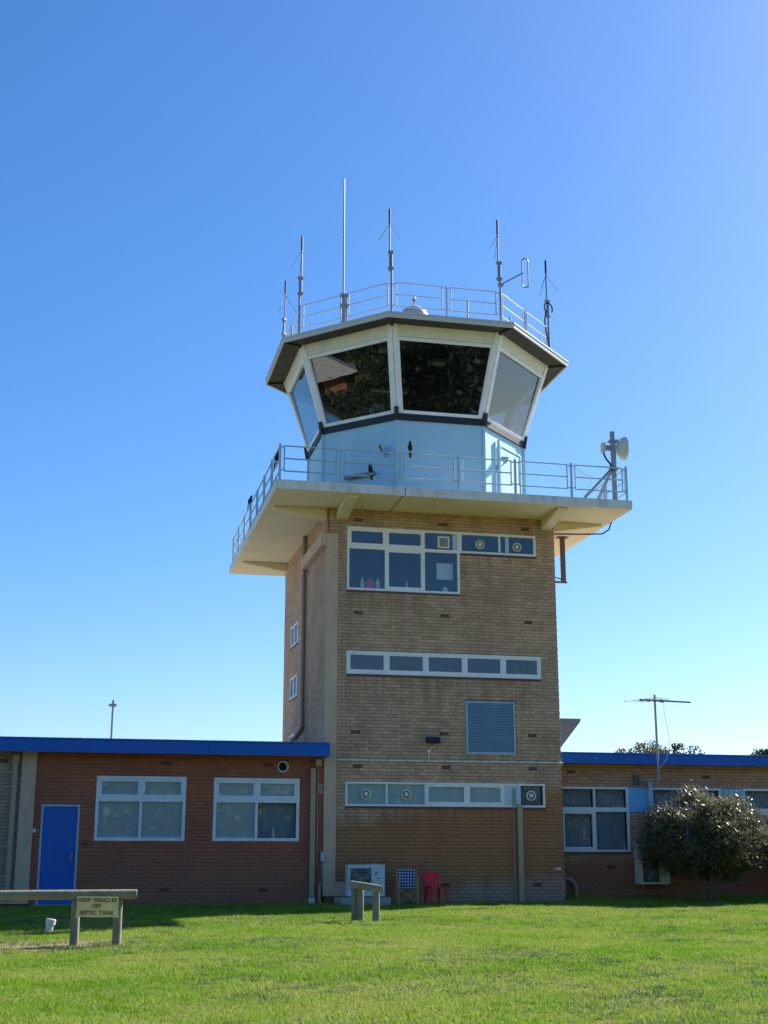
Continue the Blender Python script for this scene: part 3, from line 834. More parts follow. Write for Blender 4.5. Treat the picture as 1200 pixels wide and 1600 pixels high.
for d in (-.05, .05):
    for rr in (.2, .13): mb.path([(rr * math.cos(a), d, .43 + rr * math.sin(a)) for a in np.linspace(0, 2 * math.pi, 17)], .008, 5)
for k in range(8): mb.tube((0, -.055, .43), (.2 * math.cos(k * .785), -.05, .43 + .2 * math.sin(k * .785)), .004, 4)
mb.build('cage', M['whitepl'], t, local=True)

# ------------------------------------------------------------------ railings
def rail_post(parent, x, y, z0, z1, w=.055):
    mb = MB(); mb.box(x - w / 2, x + w / 2, y - w / 2, y + w / 2, z0, z1); return mb.build('post', parent['m'] and M[parent['m']], parent, bevel=.004)
def rail_panel(parent, a, b, z0, hs, gap=.11, r=.02):
    a, b = Vector(a), Vector(b); d = (b - a).normalized()
    p, q = a + d * gap, b - d * gap
    mb = MB(); zb, zm, zt = hs
    up = Vector((0, 0, 1))
    for z in (zb, zm, zt): mb.tube(p + up * (z0 + z), q + up * (z0 + z), r, 6)
    for e in (p, q): mb.tube(e + up * (z0 + zb), e + up * (z0 + zt), r, 6)
    for e, f in ((a, p), (q, b)):
        for z in (zb + .03, zt - .03): mb.tube(e + up * (z0 + z), f + up * (z0 + z), r * .9, 6)
    mb.build('rail_panel', M[parent['m']], parent)
HS = (.25, .58, .915)
def balcony_run(label, p0, p1, n, skip_first=False, skip_last=False):
    t = thing('balcony_railing', label, 'railing', ((p0[0] + p1[0]) / 2, (p0[1] + p1[1]) / 2, ZT), group='railings round the balcony'); t['m'] = 'rail'
    P = [Vector((p0[0] + (p1[0] - p0[0]) * i / n, p0[1] + (p1[1] - p0[1]) * i / n, 0)) for i in range(n + 1)]
    for i, q in enumerate(P):
        if (i == 0 and skip_first) or (i == n and skip_last): continue
        rail_post(t, q.x, q.y, ZT + .001, ZT + .965)
    for a, b in zip(P[:-1], P[1:]): rail_panel(t, a, b, ZT, HS)
    return t
rx0, rx1, ry0, ry1 = -1.52, 7.85, -1.53, 8.96
balcony_run('pale blue tubular railing along the front edge of the tower balcony', (rx0, ry0), (rx1, ry0), 6)
balcony_run('pale blue tubular railing down the left side of the tower balcony', (rx0, ry0), (rx0, ry1), 7, True)
balcony_run('pale blue tubular railing down the right side of the tower balcony, behind the dish', (rx1, ry0), (rx1, ry1), 7, True)
balcony_run('pale blue tubular railing along the far rear edge of the tower balcony', (rx0, ry1), (rx1, ry1), 6, True, True)
rt = thing('roof_railing', 'galvanised railing with three rails round the octagonal cab roof', 'railing', (CX, CY, ZRT)); rt['m'] = 'railw'
RRL = 4.13
for k in range(8):
    a, b = Vector(octv(k, RRL, 0)), Vector(octv(k + 1, RRL, 0)); m_ = (a + b) / 2
    rail_post(rt, a.x, a.y, ZRT - .028, 16.72, .05); rail_post(rt, m_.x, m_.y, ZRT - .028, 16.70, .045)
    rail_panel(rt, a, m_, 15.55, (.42, .77, 1.13), .13, .019); rail_panel(rt, m_, b, 15.55, (.42, .77, 1.13), .13, .019)

# ------------------------------------------------------------------ aerials on the cab roof
def antenna(label, x, y, side=1, tilt=0, extra=None):
    t = thing('antenna', label, 'antenna', (x, y, ZRT), tilt, 'whip aerials with drooping rods on the cab roof')
    b = 15.575
    mb = MB(); mb.tube((0, 0, 0), (0, 0, 17.62 - b), .032, 10); mb.build('mast', M['galv'], t, local=True, smooth=True)
    mb = MB(); mb.tube((.05 * side, 0, 17.0 - b), (.05 * side, 0, 18.44 - b), .024, 8); mb.tube((.05 * side, 0, 18.44 - b), (.05 * side, 0, 18.9 - b), .028, 8, .026)
    w_ = mb.build('whip', [M['galv']], t, local=True, smooth=True)
    mb = MB(); mb.tube((.05 * side, 0, 18.46 - b), (.05 * side, 0, 18.905 - b), .031, 8); mb.build('whip_tip', M['rubber'], w_, local=True, smooth=True)
    for z in (17.57, 17.08):
        mb = MB(); mb.box(min(-.05, .05 * side - .05), max(.05, .05 * side + .05), -.05, .05, z - b - .04, z - b + .04); mb.build('clamp', M['greypl'], t, local=True, bevel=.008)
    for k in range(3):
        A = R(200 + 120 * k)
        mb = MB(); mb.tube((.05 * side, 0, 18.43 - b), (.05 * side + .36 * math.cos(A), .36 * math.sin(A), 17.87 - b), .008, 5); mb.build('radial', M['galv'], t, local=True)
    return t
antenna('roof aerial with drooping rods just left of the plain tall pole', *octv(-1, 4.15, 0)[:2], 1, R(10))
antenna('tall roof aerial with drooping rods, just right of the plain tall pole', *octv(0, 4.15, 0)[:2], -1, R(-5))
antenna('roof aerial with drooping rods beside the folded loop aerial on the cab roof', *octv(1, 4.15, 0)[:2], -1, R(8))
a4 = antenna('rightmost roof aerial with drooping rods, coiled black cable on its mast', *octv(2, 4.15, 0)[:2], -1, R(25))
antenna('leftmost and lowest standing roof aerial with drooping rods, at the far left corner', *octv(-2, 4.15, 0)[:2], 1, R(40))
mb = MB()
mb.path([(-.02 + .17 * math.cos(a), -.03, 1.75 + .17 * math.sin(a)) for a in np.linspace(-.6, 4.2, 14)], .022)
mb.path([(-.14, -.04, 1.62), (-.2, -.04, 1.3), (-.16, -.04, .95), (-.05, -.04, .6), (-.03, -.04, .1)], .022)
mb.build('cable', M['rubber'], a4, local=True, smooth=True)
t = thing('mast_aerial', 'tallest plain whip aerial rising from the left of the cab roof', 'antenna', (.56, .98, ZRT))
mb = MB(); mb.tube((0, 0, 1.05), (0, 0, 20.34 - ZRT), .027, 8, .02); mb.build('pole', M['galv'], t, local=True, smooth=True)
mb = MB(); mb.tube((0, 0, 0), (0, 0, 1.0), .045, 8); mb.tube((.1, 0, 0), (.1, 0, 1.0), .025, 6); mb.build('mount', M['galv'], t, local=True)
for z in (.15, .7, 1.02):
    mb = MB(); mb.box(-.09, .14, -.07, .07, z, z + .09); mb.build('clamp', M['greypl'], t, local=True, bevel=.008)
t = thing('loop_aerial', 'long folded loop aerial on an arm at the right front of the cab roof', 'antenna', (*octv(1, 4.15, 0)[:2], 16.9))
d = Vector((.86, -.1, .52)) * .78
mb = MB(); mb.tube((0, 0, 0), d, .022, 8); mb.box(-.06, .08, -.05, .05, -.05, .05); mb.build('arm', M['steelblue'], t, local=True)
mb = MB(); c = d + Vector((.06, 0, 0)); pts = []
for a in np.linspace(0, math.pi, 9): pts.append(c + Vector((.09 * math.cos(a), 0, .36 + .09 * math.sin(a))))
for a in np.linspace(math.pi, 2 * math.pi, 9): pts.append(c + Vector((.09 * math.cos(a), 0, -.36 + .09 * math.sin(a))))
pts.append(pts[0]); mb.path(pts, .019, 8); mb.build('loop', M['galv'], t, local=True, smooth=True)
def stick(label, x, y, z1):
    t = thing('rod_aerial', label, 'antenna', (x, y, ZRT - .03))
    mb = MB(); mb.tube((0, 0, .3), (0, 0, z1 - ZRT), .028, 8); mb.build('rod', M['steelblue'], t, local=True)
    mb = MB(); mb.tube((0, 0, 0), (0, 0, .3), .05, 10); mb.build('base', M['greypl'], t, local=True)
stick('short grey rod aerial standing behind the front roof railing of the cab', 4.55, 2.0, 17.35)
stick('short dark stub aerial behind the railing at the right front of the cab roof', 5.75, 1.6, 16.75)
t = thing('roof_ventilator', 'grey domed roof ventilator with a small lamp on top, behind the front roof railing', 'ventilator', (2.95, 2.2, ZRT - .03))
mb = MB(); mb.tube((0, 0, 0), (0, 0, 1.0), .36, 20); mb.build('neck', M['galv'], t, local=True, smooth=True)
mb = MB(); mb.lathe([(.43, 1.0), (.46, 1.04), (.44, 1.18), (.34, 1.36), (.19, 1.46), (.05, 1.50)], n=20); mb.build('dome', M['roof'], t, local=True, smooth=True)
mb = MB(); mb.tube((0, 0, 1.49), (0, 0, 1.68), .025, 8); mb.lathe([(.07, 1.68), (.07, 1.72)], n=10); mb.build('lamp_stem', M['greypl'], t, local=True)
mb = MB(); mb.lathe([(.045, 1.721), (.05, 1.78), (.02, 1.84)], n=10); mb.build('lamp', M['offwhite'], t, local=True, smooth=True)

# ------------------------------------------------------------------ fittings on the cab wall and the balcony
def floodlight(label, k, s, z, aim):
    o = Vector(facpt(k, s, z, 0)); am = -112.5 + 45 * k + 22.5
    t = thing('floodlight', label, 'floodlight', o, R(am), 'small floodlights on the cab wall')
    mb = MB(); mb.box(.001, .05, -.06, .06, -.06, .06); mb.build('mounting_box', M['rail'], t, local=True, bevel=.01)
    mb = MB(); mb.path([(.05, 0, 0), (.14, 0, .02), (.2, 0, .12)], .018, 8); mb.build('bracket', M['galv'], t, local=True)
    mb = MB(); c = Vector((.2, 0, .17)); dv = Vector(aim).normalized()
    mb.tube(c - dv * .12, c + dv * .06, .04, 14, .12); h = mb.build('shade', M['rail'], t, local=True, smooth=True)
    mb = MB(); mb.tube(c + dv * .062, c + dv * .07, .105, 14); mb.build('lens', M['rust'], h, local=True)
floodlight('small floodlight on the left front blue cab wall above the tube lamp', 7, .86, 11.95, (.5, -.6, -.4))
floodlight('small floodlight on the sunlit right front blue cab wall, by the door', 1, .36, 11.95, (.7, .3, -.45))
t = thing('tube_lamp', 'grey tube lamp fixed slantwise on the left front blue cab wall behind the railing', 'lamp', (1.2, 1.46, 11.4), R(-45))
mb = MB(); mb.tube((-.5, -.09, .05), (.5, -.09, .05), .055, 12); mb.build('tube', M['galv'], t, local=True, smooth=True)
mb = MB(); mb.box(-.4, .4, -.05, -.001, .02, .09); mb.build('bracket', M['greypl'], t, local=True)
# microwave dish at the right front corner
t = thing('dish_antenna', 'round microwave dish on a braced grey pole at the right front balcony corner', 'antenna', (7.6, -1.33, ZT))
mb = MB(); mb.tube((0, 0, 0.001), (0, 0, 12.32 - ZT), .075, 12); mb.build('pole', M['steelblue'], t, local=True, smooth=True)
for e in ((-.86, .25, .06), (-.2, 1.1, .06)):
    mb = MB(); mb.tube(e, (-.03, .02, .98), .045, 4); mb.box(e[0] - .13, e[0] + .1, e[1] - .06, e[1] + .06, .001, .05); mb.build('brace', M['steelblue'], t, local=True)
mb = MB(); dd = Vector((.985, -.06, .03)).normalized(); c = Vector((.14, .04, 11.87 - ZT))
def dring(r, h):
    s_ = dd.cross(Vector((0, 0, 1))).normalized(); u_ = s_.cross(dd)
    return [c + dd * h + s_ * (r * math.cos(a)) + u_ * (r * math.sin(a)) for a in np.linspace(0, 2 * math.pi, 25)[:-1]]
mb.loft([dring(.06, -.02), dring(.16, .0), dring(.28, .09), dring(.33, .19), dring(.335, .21), dring(.32, .212), dring(.2, .17), dring(.03, .14)])
mb.build('dish', M['dish'], t, local=True, smooth=True)
mb = MB(); mb.box(-.34, -.24, -.10, .06, 11.72 - ZT, 11.98 - ZT); mb.box(-.239, -.08, -.06, .03, 11.78 - ZT, 11.92 - ZT, 1); mb.build('radio_box', [M['ac2'], M['greypl']], t, local=True, bevel=.01)
mb = MB(); mb.box(-.11, .12, -.11, .11, 12.02 - ZT, 12.08 - ZT); mb.box(-.11, .11, -.11, .11, 11.24 - ZT, 11.30 - ZT); mb.build('clamp', M['steelblue'], t, local=True)
mb = MB(); mb.path([(-.3, -.04, 11.70 - ZT), (-.25, -.05, 11.55 - ZT), (-.12, -.06, 11.38 - ZT), (-.085, -.06, 11.2 - ZT)], .025, 8); mb.build('cable', M['rubber'], t, local=True, smooth=True)
mb = MB()
mb.path([(7.955 + .02, -.2, 10.2), (7.93, -.0, 9.92), (7.75, .05, 9.80), (7.2, .04, 9.76), (6.33, .04, 9.72)], .02, 8)
o = mb.build('cable', M['rubber'], None, smooth=True); tag(o, 'black cable looping under the right edge of the balcony to the tower corner', 'cable')
mb = MB()
prev = None
pts = [(6.35 + .6 * i / 4, -1.5 + .02 * i, ZT + .92 - .18 * i * .8 + .02 * i * i) for i in range(5)] + [(7.1, -.6, ZT + .45), (7.4, .8, ZT + .5)]
mb.path(pts, .012, 5)
o = mb.build('rope', M['whitepl'], None); tag(o, 'thin white rope slung behind the right part of the front balcony railing', 'rope')
# pipe post hanging under the balcony at right
t = thing('hanging_post', 'grey brown square post hanging under the right of the balcony, bracketed to the tower', 'post', (7.22, 1.8, 8.78))
mb = MB(); mb.box(-.06, .06, -.06, .06, 0, H0 - .022 - 8.78); mb.build('post', M['rust'], t, local=True, bevel=.005)
mb = MB(); mb.box(-.16, .16, -.12, .12, H0 - .02 - 8.78, H0 - .002 - 8.78); mb.build('top_plate', M['rust'], t, local=True)
mb = MB(); mb.box(TX - 7.22 + .005, .1, -.04, .04, -.05, -.002); mb.tube((TX - 7.22 + .01, 0, .3), (-.06, 0, .06), .02, 6); mb.build('bracket', M['rust'], t, local=True)
# birds
def bird(label, x, y, z, rz, sc=1.0):
    t = thing('bird', label, 'bird', (x, y, z), rz, 'black and white birds on the balcony railing')
    mb = MB(); rings = []
    for (h, r, o) in ((.0, .012, .015), (.04, .05, .01), (.10, .075, 0), (.17, .07, -.01), (.225, .045, -.025), (.25, .04, -.035), (.285, .042, -.045), (.315, .025, -.05), (.325, .006, -.05)):
        rings.append([(r * .85 * math.cos(a) * sc, (o + r * math.sin(a)) * sc, h * sc + .03) for a in np.linspace(0, 2 * math.pi, 13)[:-1]])
    mb.loft(rings); b = mb.build('body', M['bird'], t, local=True, smooth=True)
    mb = MB(); mb.hexa([(-.03, .06, -.14), (.03, .06, -.14), (.03, .075, -.14), (-.03, .075, -.14), (-.03, .03, .06), (.03, .03, .06), (.03, .06, .06), (-.03, .06, .06)]); mb.build('tail', M['bird'], t, local=True)
    mb = MB(); mb.lathe([(.034, -.01), (.045, .02), (.03, .05)], (0, .03, 0), n=10); mb.build('rump', M['birdw'], t, local=True, smooth=True)
    mb = MB(); mb.tube((0, -.085, .318), (0, -.14, .31), .012, 6, .003); mb.build('beak', M['greypl'], t, local=True)
    mb = MB()
    for s_ in (-.02, .02): mb.tube((s_, .0, 0), (s_, 0, .05), .006, 5)
    mb.build('leg', M['rubber'], t, local=True)
bird('black and white bird perched on the top front balcony rail, its back turned', 1.88, -1.53, 11.27, R(170))
bird('black and white bird sitting on the lowest front balcony rail under the tube lamp', .83, -1.53, 10.61, R(190))
bird('black bird on the left balcony railing nearest the front corner', -1.52, -.95, 10.95, R(110), .9)
bird('black bird on the left balcony railing halfway along the side', -1.52, 4.7, 11.27, R(80), .9)

# ------------------------------------------------------------------ fittings on the tower front
mb = MB(); mb.tube((.3, -.03, 3.50), (6.345, -.03, 3.51), .022, 8)
cd = mb.build('conduit', M['whitepl'], tower, smooth=True)
mb = MB()
for k in range(12): mb.box(.6 + k * .5, .62 + k * .5, -.055, -.005, 3.475, 3.535)
mb.build('clip', M['galv'], cd)
t = thing('security_light', 'dark boxy security light on the tower wall left of the louvre grille', 'light', (2.78, 0, 4.0))
mb = MB(); mb.hexa([(-.17, -.32, -.06), (.17, -.32, -.06), (.17, -.08, -.06), (-.17, -.08, -.06), (-.17, -.28, .1), (.17, -.28, .1), (.17, -.06, .12), (-.17, -.06, .12)]); mb.build('head', M['black'], t, local=True, bevel=.015)
mb = MB(); mb.box(-.05, .05, -.1, -.006, -.05, .06); mb.build('mount', M['greypl'], t, local=True)
mb = MB(); mb.path([(.1, -.1, -.06), (.02, -.05, -.14), (-.08, -.03, -.22), (-.08, -.03, -.49)], .012, 6); mb.build('lead', M['whitepl'], t, local=True)
mb = MB(); mb.lathe([(.045, -.05), (.045, -.006)], (-.08, 0, -.25), 'Y', 12); mb.build('junction_box', M['whitepl'], t, local=True)
mb = MB(); mb.box(5.04, 5.17, -.12, -.01, -.05, 2.43)
mb.build('duct_cover', M['pipe'], tower, bevel=.006)
mb = MB(); mb.path([(4.955, -.03, 2.85), (4.955, -.03, .0), (4.9, -.06, -.0), (4.7, -.12, .08)], .016, 8); mb.build('drain_tube', M['pipe'], tower, smooth=True)
mb = MB(); mb.box(5.02, 5.14, -.09, -.013, 2.43, 2.86); mb.build('duct_head', M['ac'], tower, bevel=.006)
mb = MB(); mb.path([(4.2, -.02, .62), (4.2, -.02, -.02)], .013, 6); mb.build('thin_pipe', M['galv'], tower)
mb = MB(); mb.box(6.02, 6.20, -.035, -.006, .79, .855, 0); mb.box(6.03, 6.085, -.037, -.0355, .80, .845, 1); mb.build('number_plate', [M['whitepl'], M['greypl']], tower)
# curved pipe at the foot of the corner
t = thing('drain_pipe', 'beige drain pipe curving down at the foot of the right tower corner', 'pipe', (6.9, .9, 0))
mb = MB(); pts = [(-.56, .02, .56)] + [(-.22 + .26 * math.sin(a) , .02, .30 + .26 * math.cos(a)) for a in np.linspace(0, math.pi / 2, 7)] + [(.04, .02, .12)]
mb.path(pts, .055, 12); mb.build('elbow', M['pipe'], t, local=True, smooth=True)
mb = MB(); mb.box(-.02, .10, -.04, .08, -.03, .115); mb.build('foot', M['whitepl'], t, local=True, bevel=.008)
# the grey wedge behind
mb = MB(); yy = (4.2, 6.6)
poly = [(TX + .004, 5.13), (8.52, 5.13), (8.49, 5.03), (TX + .004, 2.4)]
vs = [(x, yy[0], z) for x, z in poly] + [(x, yy[1], z) for x, z in poly]
mb.add(vs, [(0, 1, 2, 3), (7, 6, 5, 4), (0, 4, 5, 1), (1, 5, 6, 2), (2, 6, 7, 3), (3, 7, 4, 0)])
mb.build('side_hood', M['slate'], tower, bevel=.01, label='grey wedge shaped hood on the right side of the tower')
# bottles behind the upper window
for i, (x, r, h, m_, lab, nm) in enumerate(((.98, .05, .32, 'whitepl', 'white bottle on the sill behind the top left tower window', 'bottle'), (1.18, .13, .30, 'redpl', 'red round tin on the sill behind the top left tower window', 'tin'), (1.40, .06, .30, 'whitepl', 'white jar right of the red tin behind the top left tower window', 'jar'), (2.2, .03, .28, 'whitepl', 'thin white bottle behind the middle lower pane of the top tower window', 'bottle'), (3.25, .08, .16, 'whitepl', 'squat white cup behind the right lower pane of the top tower window', 'cup'))):
    mb = MB(); mb.lathe([(r * .9, 0), (r, .01), (r, h * .7), (r * .45, h * .82), (r * .45, h)], (x, .2, 7.97), n=12)
    tag(mb.build(nm, M[m_], None, smooth=True), lab, nm)
mb = MB(); mb.box(.3, 3.6, .25, .5, 7.90, 7.955); mb.box(.3, 3.6, .1, .25, 7.93, 7.962); mb.build('inner_sill', M['white'], tower)
mb = MB(); mb.box(3.05, 3.5, .3, .32, 8.35, 8.8); mb.build('paper_notice', M['blind'], tower)

# ------------------------------------------------------------------ left wing
lw = thing('brick_building', 'low red painted brick wing with blue fascia and blue door left of the tower', 'building', (-5, 5, 0))
LX0, LX1 = -16.0, -.04
LWA, LWB = (-5.62, -3.46, 1.495, 3.03), (-2.78, -.64, 1.495, 3.02)
LD = (-6.88, -5.98, 0.02, 2.34)
LAB = [(-3.97, 3.38), (-1.43, 3.38), (-7.85, 3.36), (-3.9, .33), (-1.5, .33)]
LAB = [(u, snapz(z)) for u, z in LAB]
lh = [LWA, LWB, LD, (-1.19, -.95, 3.19, 3.43)]
mb = MB()
wall_sheet(mb, FRONT, -7.06, LX1, -.3, 3.60, .008, .24, lh)
mb.build('wall', M['red_joint'], lw)
mb = MB(); wall_sheet(mb, FRONT, LX0, -7.06, -.3, 3.60, .010, .24, []); mb.build('wall', M['mortar'], lw, label='unpainted tan end of the front wall')
mb = MB(); mb.box(LX0, LX0 + .2, .25, 12, -.3, 3.6); mb.box(LX0, LX1, 12, 12.2, -.3, 3.6); mb.box(-7.2, -7.08, .25, 11.9, 0, 3.59); mb.box(-3.15, -3.05, .25, 5, 0, 3.59); mb.box(-7.0, -.1, 4.0, 4.1, 0, 3.59); mb.build('inner_wall', M['room'], lw)
rbk = courses(-7.06, LX1, -.05, 3.60, lh + [(u - .12, u + .12, z - .04, z + .04) for u, z in LAB])
lay_bricks(lw, [(FRONT, rbk, True)], 'red', 300, avoid=[(-9, 0, -1, .04), (-7.7, -5.0, -1, .7), (-.45, 0, -1, 4)])
tb = courses(LX0, -7.4, .3, 3.60, [(-7.97, -7.73, snapz(3.36) - .04, snapz(3.36) + .04)])
lay_bricks(lw, [(FRONT, [b for b in tb if b[1] < -8.6], False)], 'grey_tan', 0)
near = [b for b in tb if b[1] >= -8.6]
# bare tan bricks left of the pilaster
mbn = MB()
lay_bricks(lw, [(FRONT, near, False)], 'grey_tan', 0)
for u, z in LAB: air_brick(lw, FRONT, u, z)
# bare patch of tan bricks beside the tower pilaster
mb = MB()
for k in range(3): mb.box(-.2, -.04, -.008, .004, 2.66 + k * .086, 2.73 + k * .086)
mb.build('bare_brick', M['grey_tan'], lw, bevel=.004)
w = .075
tA = [(2.42, 2.52)]
for (q, spec) in ((LWA, {(0, 0): (False, 'slats'), (1, 0): (False, 'slats'), (0, 1): (True, 'slats'), (1, 1): (True, 'slats')}), (LWB, {(0, 0): (False, 'slats'), (1, 0): (False, 'curtain'), (0, 1): (True, 'slats'), (1, 1): (True, 'slats')})):
    m_ = ((q[0] + q[1]) / 2,)
    f = window(lw, FRONT, *q, cells_grid(*q, m_, tA, w, spec), w, m_, tA, mat_=M['sashblue'])
for x, h, lab in ((-1.76, .22, 'small white bottle left of the mullion in the red wall window nearest the tower'), (-1.27, .25, 'taller white bottle right of the mullion in the red wall window nearest the tower')):
    mb = MB(); mb.lathe([(.04, 0), (.045, .02), (.035, h * .5), (.045, h * .6), (.025, h * .75), (.03, h)], (x, .09, 1.575), n=10)
    tag(mb.build('bottle', M['whitepl'], None, smooth=True), lab, 'bottle', 'bottles on the wing window sill')
# door
mb = MB(); a, b, e, f = LD
for q in ((a, a + .05, e, f), (b - .05, b, e, f), (a + .05, b - .05, f - .05, f)): mb.box(q[0], q[1], -.015, .08, q[2], q[3])
df = mb.build('door_frame', M['rail'], lw, bevel=.004)
mb = MB(); mb.box(a + .053, b - .053, .01, .05, .05, f - .053); dr = mb.build('door', M['doorblue'], lw, bevel=.004)
mb = MB(); mb.box(b - .17, b - .11, -.0, .009, 1.02, 1.2); mb.path([(b - .14, -.0, 1.08), (b - .14, -.06, 1.08), (b - .26, -.06, 1.08)], .014, 8); mb.lathe([(.025, -.02), (.025, .009)], (b - .14, 0, 1.16), 'Y', 10)
mb.build('handle', M['galv'], dr, smooth=True)
mb = MB(); mb.box(a - .05, b + .3, -.35, -.0, -.1, .045); mb.build('door_step', M['slab_c'], lw, bevel=.01)
# pilaster, base beam
mb = MB(); mb.box(-7.40, -7.055, -.06, .02, .34, 3.598); mb.build('pilaster', M['concrete'], lw, bevel=.006)
mb = MB(); mb.box(LX0, -7.055, -.061, .02, .05, .338); mb.build('base_beam', M['concrete'], lw, bevel=.006)
mb = MB(); mb.box(-7.60, -7.49, -.13, -.03, .12, 3.30); mb.box(-7.62, -7.47, -.14, -.02, 3.302, 3.5); mb.build('downpipe', M['pipe'], lw, bevel=.006)
mb = MB(); mb.box(-.375, -.255, -.13, -.02, .14, 3.28); mb.box(-.26, -.11, -.16, -.02, 3.34, 3.5); mb.build('downpipe', M['pipe'], lw, bevel=.006)
mb = MB(); mb.box(-.39, -.24, -.15, -.01, -.03, .138); mb.build('downpipe_foot', M['whitepl'], lw, bevel=.008)
mb = MB(); mb.path([(-.185, -.03, 3.34), (-.19, -.03, .98), (-.17, -.03, .92), (-.08, -.03, .91), (-.06, -.03, .95)], .013, 8); mb.path([(-.05, -.04, 1.0), (-.06, -.04, .45)], .012, 8); mb.build('conduit', M['pipe'], lw, smooth=True)
mb = MB(); mb.box(-.10, -.01, -.1, -.034, 1.02, 1.24); mb.build('meter_box', M['rail'], lw, bevel=.006)
mb = MB(); mb.box(-.15, -.09, -.08, -.02, -.05, .48); mb.build('short_pipe', M['pipe'], lw, bevel=.006)
mb = MB()
def ringw(rr, d): return [(-1.07 + rr * math.cos(2 * math.pi * k / 24), d, 3.31 + rr * math.sin(2 * math.pi * k / 24)) for k in range(24)]
mb.loft([ringw(.14, .05), ringw(.14, -.03), ringw(.115, -.035), ringw(.11, .22)], 0, cap=False); mb.loft([ringw(.112, .2), ringw(.112, .21)], 1)
mb.build('round_vent', [M['whitepl'], M['black']], lw, smooth=True)
mb = MB(); mb.box(-7.05, -6.98, -.05, -.005, 1.68, 1.77); mb.lathe([(.015, -.03), (.015, -.005)], (-6.93, 0, 1.73), 'Y', 8); mb.build('door_bell', M['whitepl'], lw, bevel=.004)
mb = MB(); mb.box(-5.83, -5.79, -.06, -.005, 1.36, 1.5); mb.build('hook', M['rust'], lw, bevel=.006)
# fascia and roof
xs_ = [.03, -2.97, -5.97, -8.97, -11.97, LX0 - .3]
for b, a in zip(xs_[:-1], xs_[1:]):
    mb = MB(); a += .004; dz = random.uniform(-.003, .003)
    mb.box(a, b, -.50 + dz, -.475, 3.545 + dz, 3.845); mb.box(a, b, -.515, -.44, 3.847, 3.89)
    if b > 0: mb.box(.005, .03, -.474, -.03, 3.545, 3.845); mb.box(.005, .045, -.43, -.03, 3.847, 3.89)
    for x in np.arange(a + .3, b, .9): mb.lathe([(.008, -.505), (.008, -.495)], (x, 0, 3.6), 'Y', 6)
    mb.build('fascia', M['blue'], lw, bevel=.004)
mb = MB(); mb.box(LX0 - .3, .0, -.47, .006, 3.602, 3.64); mb.build('eave_lining', M['soffit'], lw)
mb = MB(); mb.box(LX0 - .3, -.002, -.43, 12.4, 3.80, 3.86); mb.build('roof', M['roof'], lw)
t = thing('roof_mast', 'slim dark mast with a small cross disc on the flat roof of the left wing', 'mast', (-5.2, 6.0, 3.86))
mb = MB(); mb.tube((0, 0, 0), (0, 0, 1.68), .035, 8, .03); mb.build('pole', M['steelblue'], t, local=True)
mb = MB(); mb.lathe([(.10, 1.49), (.13, 1.51), (.13, 1.55), (.06, 1.58)], n=12); mb.build('disc', M['steelblue'], t, local=True)

# ------------------------------------------------------------------ right wing
rw = thing('brick_building', 'low brown brick wing with blue fascia and large windows right of the tower', 'building', (12, 6, 0))
RX1 = 24.0
RA, RB_, RC = (6.60, 8.57, 1.25, 2.96), (9.23, 11.31, 1.25, 2.96), (11.98, 14.1, 1.25, 2.96)
RD_ = (14.7, 16.8, 1.25, 2.96)
rh = [RA, RB_, RC, RD_, (8.57, 9.23, 2.29, 2.96), (11.31, 11.98, 2.29, 2.96)]
mb = MB(); wall_sheet(mb, RW, TX + .004, RX1, -.3, 3.58, .008, .24, rh); mb.build('wall', M['brown_joint'], rw)
mb = MB(); mb.box(RX1 - .2, RX1, 1.25, 12, -.3, 3.58); mb.box(TX + .01, RX1, 12, 12.2, -.3, 3.58); mb.box(TX + .3, RX1 - .3, 5, 5.1, 0, 3.57); mb.build('inner_wall', M['room'], rw)
RAB = [(6.95, snapz(3.35)), (10.9, snapz(3.3)), (8.0, snapz(.85))]
lay_bricks(rw, [(RW, courses(TX + .006, RX1, -.05, 3.58, rh + [(u - .12, u + .12, z - .04, z + .04) for u, z in RAB]), True)], 'brown', 300, avoid=[(6, 25, -1, .04), (8.5, 12, -1, 2.2), (12.9, 25, -1, 4), (6, 6.6, -1, 4)])
for u, z in RAB: air_brick(rw, RW, u, z)
w = .06; tr = [(2.30, 2.42)]
for q in (RA, RB_, RC, RD_):
    m_ = ((q[0] + q[1]) / 2,)
    spec = {(i, j): (i == 0 and j == 0, 'curtain') for i in (0, 1) for j in (0, 1)}
    f = window(rw, RW, *q, cells_grid(*q, m_, tr, w, spec), w, m_, tr, mat_=M['sashblue'])
    sill(f, RW, q[0], q[1], q[2])
for a, b in ((8.572, 9.228), (11.312, 11.978)):
    mb = MB(); mb.mbox(RW, a, b, -.004, .05, 2.293, 2.957); mb.build('infill_panel', M['skyblue'], rw, bevel=.004)
xs_ = [TX + .006, 9.0, 12.0, 15.0, 18.0, 21.0, RX1 + .3]
for a, b in zip(xs_[:-1], xs_[1:]):
    mb = MB(); b -= .004; dz = random.uniform(-.003, .003)
    mb.box(a, b, .50 + dz, .525, 3.545 + dz, 3.80); mb.box(a, b, .485, .56, 3.802, 3.845)
    mb.build('fascia', M['blue'], rw, bevel=.004)
mb = MB(); mb.box(TX + .006, RX1 + .3, .527, 1.004, 3.582, 3.62); mb.build('eave_lining', M['soffit'], rw)
mb = MB(); mb.box(TX + .01, RX1 + .3, .56, 12.4, 3.77, 3.83); mb.build('roof', M['roof'], rw)
mb = MB(); mb.lathe([(.025, .49), (.025, .499)], (7.5, 0, 3.68), 'Y', 8); mb.build('bolt', M['galv'], rw)
t = thing('tv_aerial', 'tall television aerial with a long boom on a mast at the right wing wall', 'antenna', (9.2, .36, 3.12))
mb = MB(); mb.tube((0, 0, 0), (0, 0, 2.30), .032, 8); mb.build('mast', M['galv'], t, local=True, smooth=True)
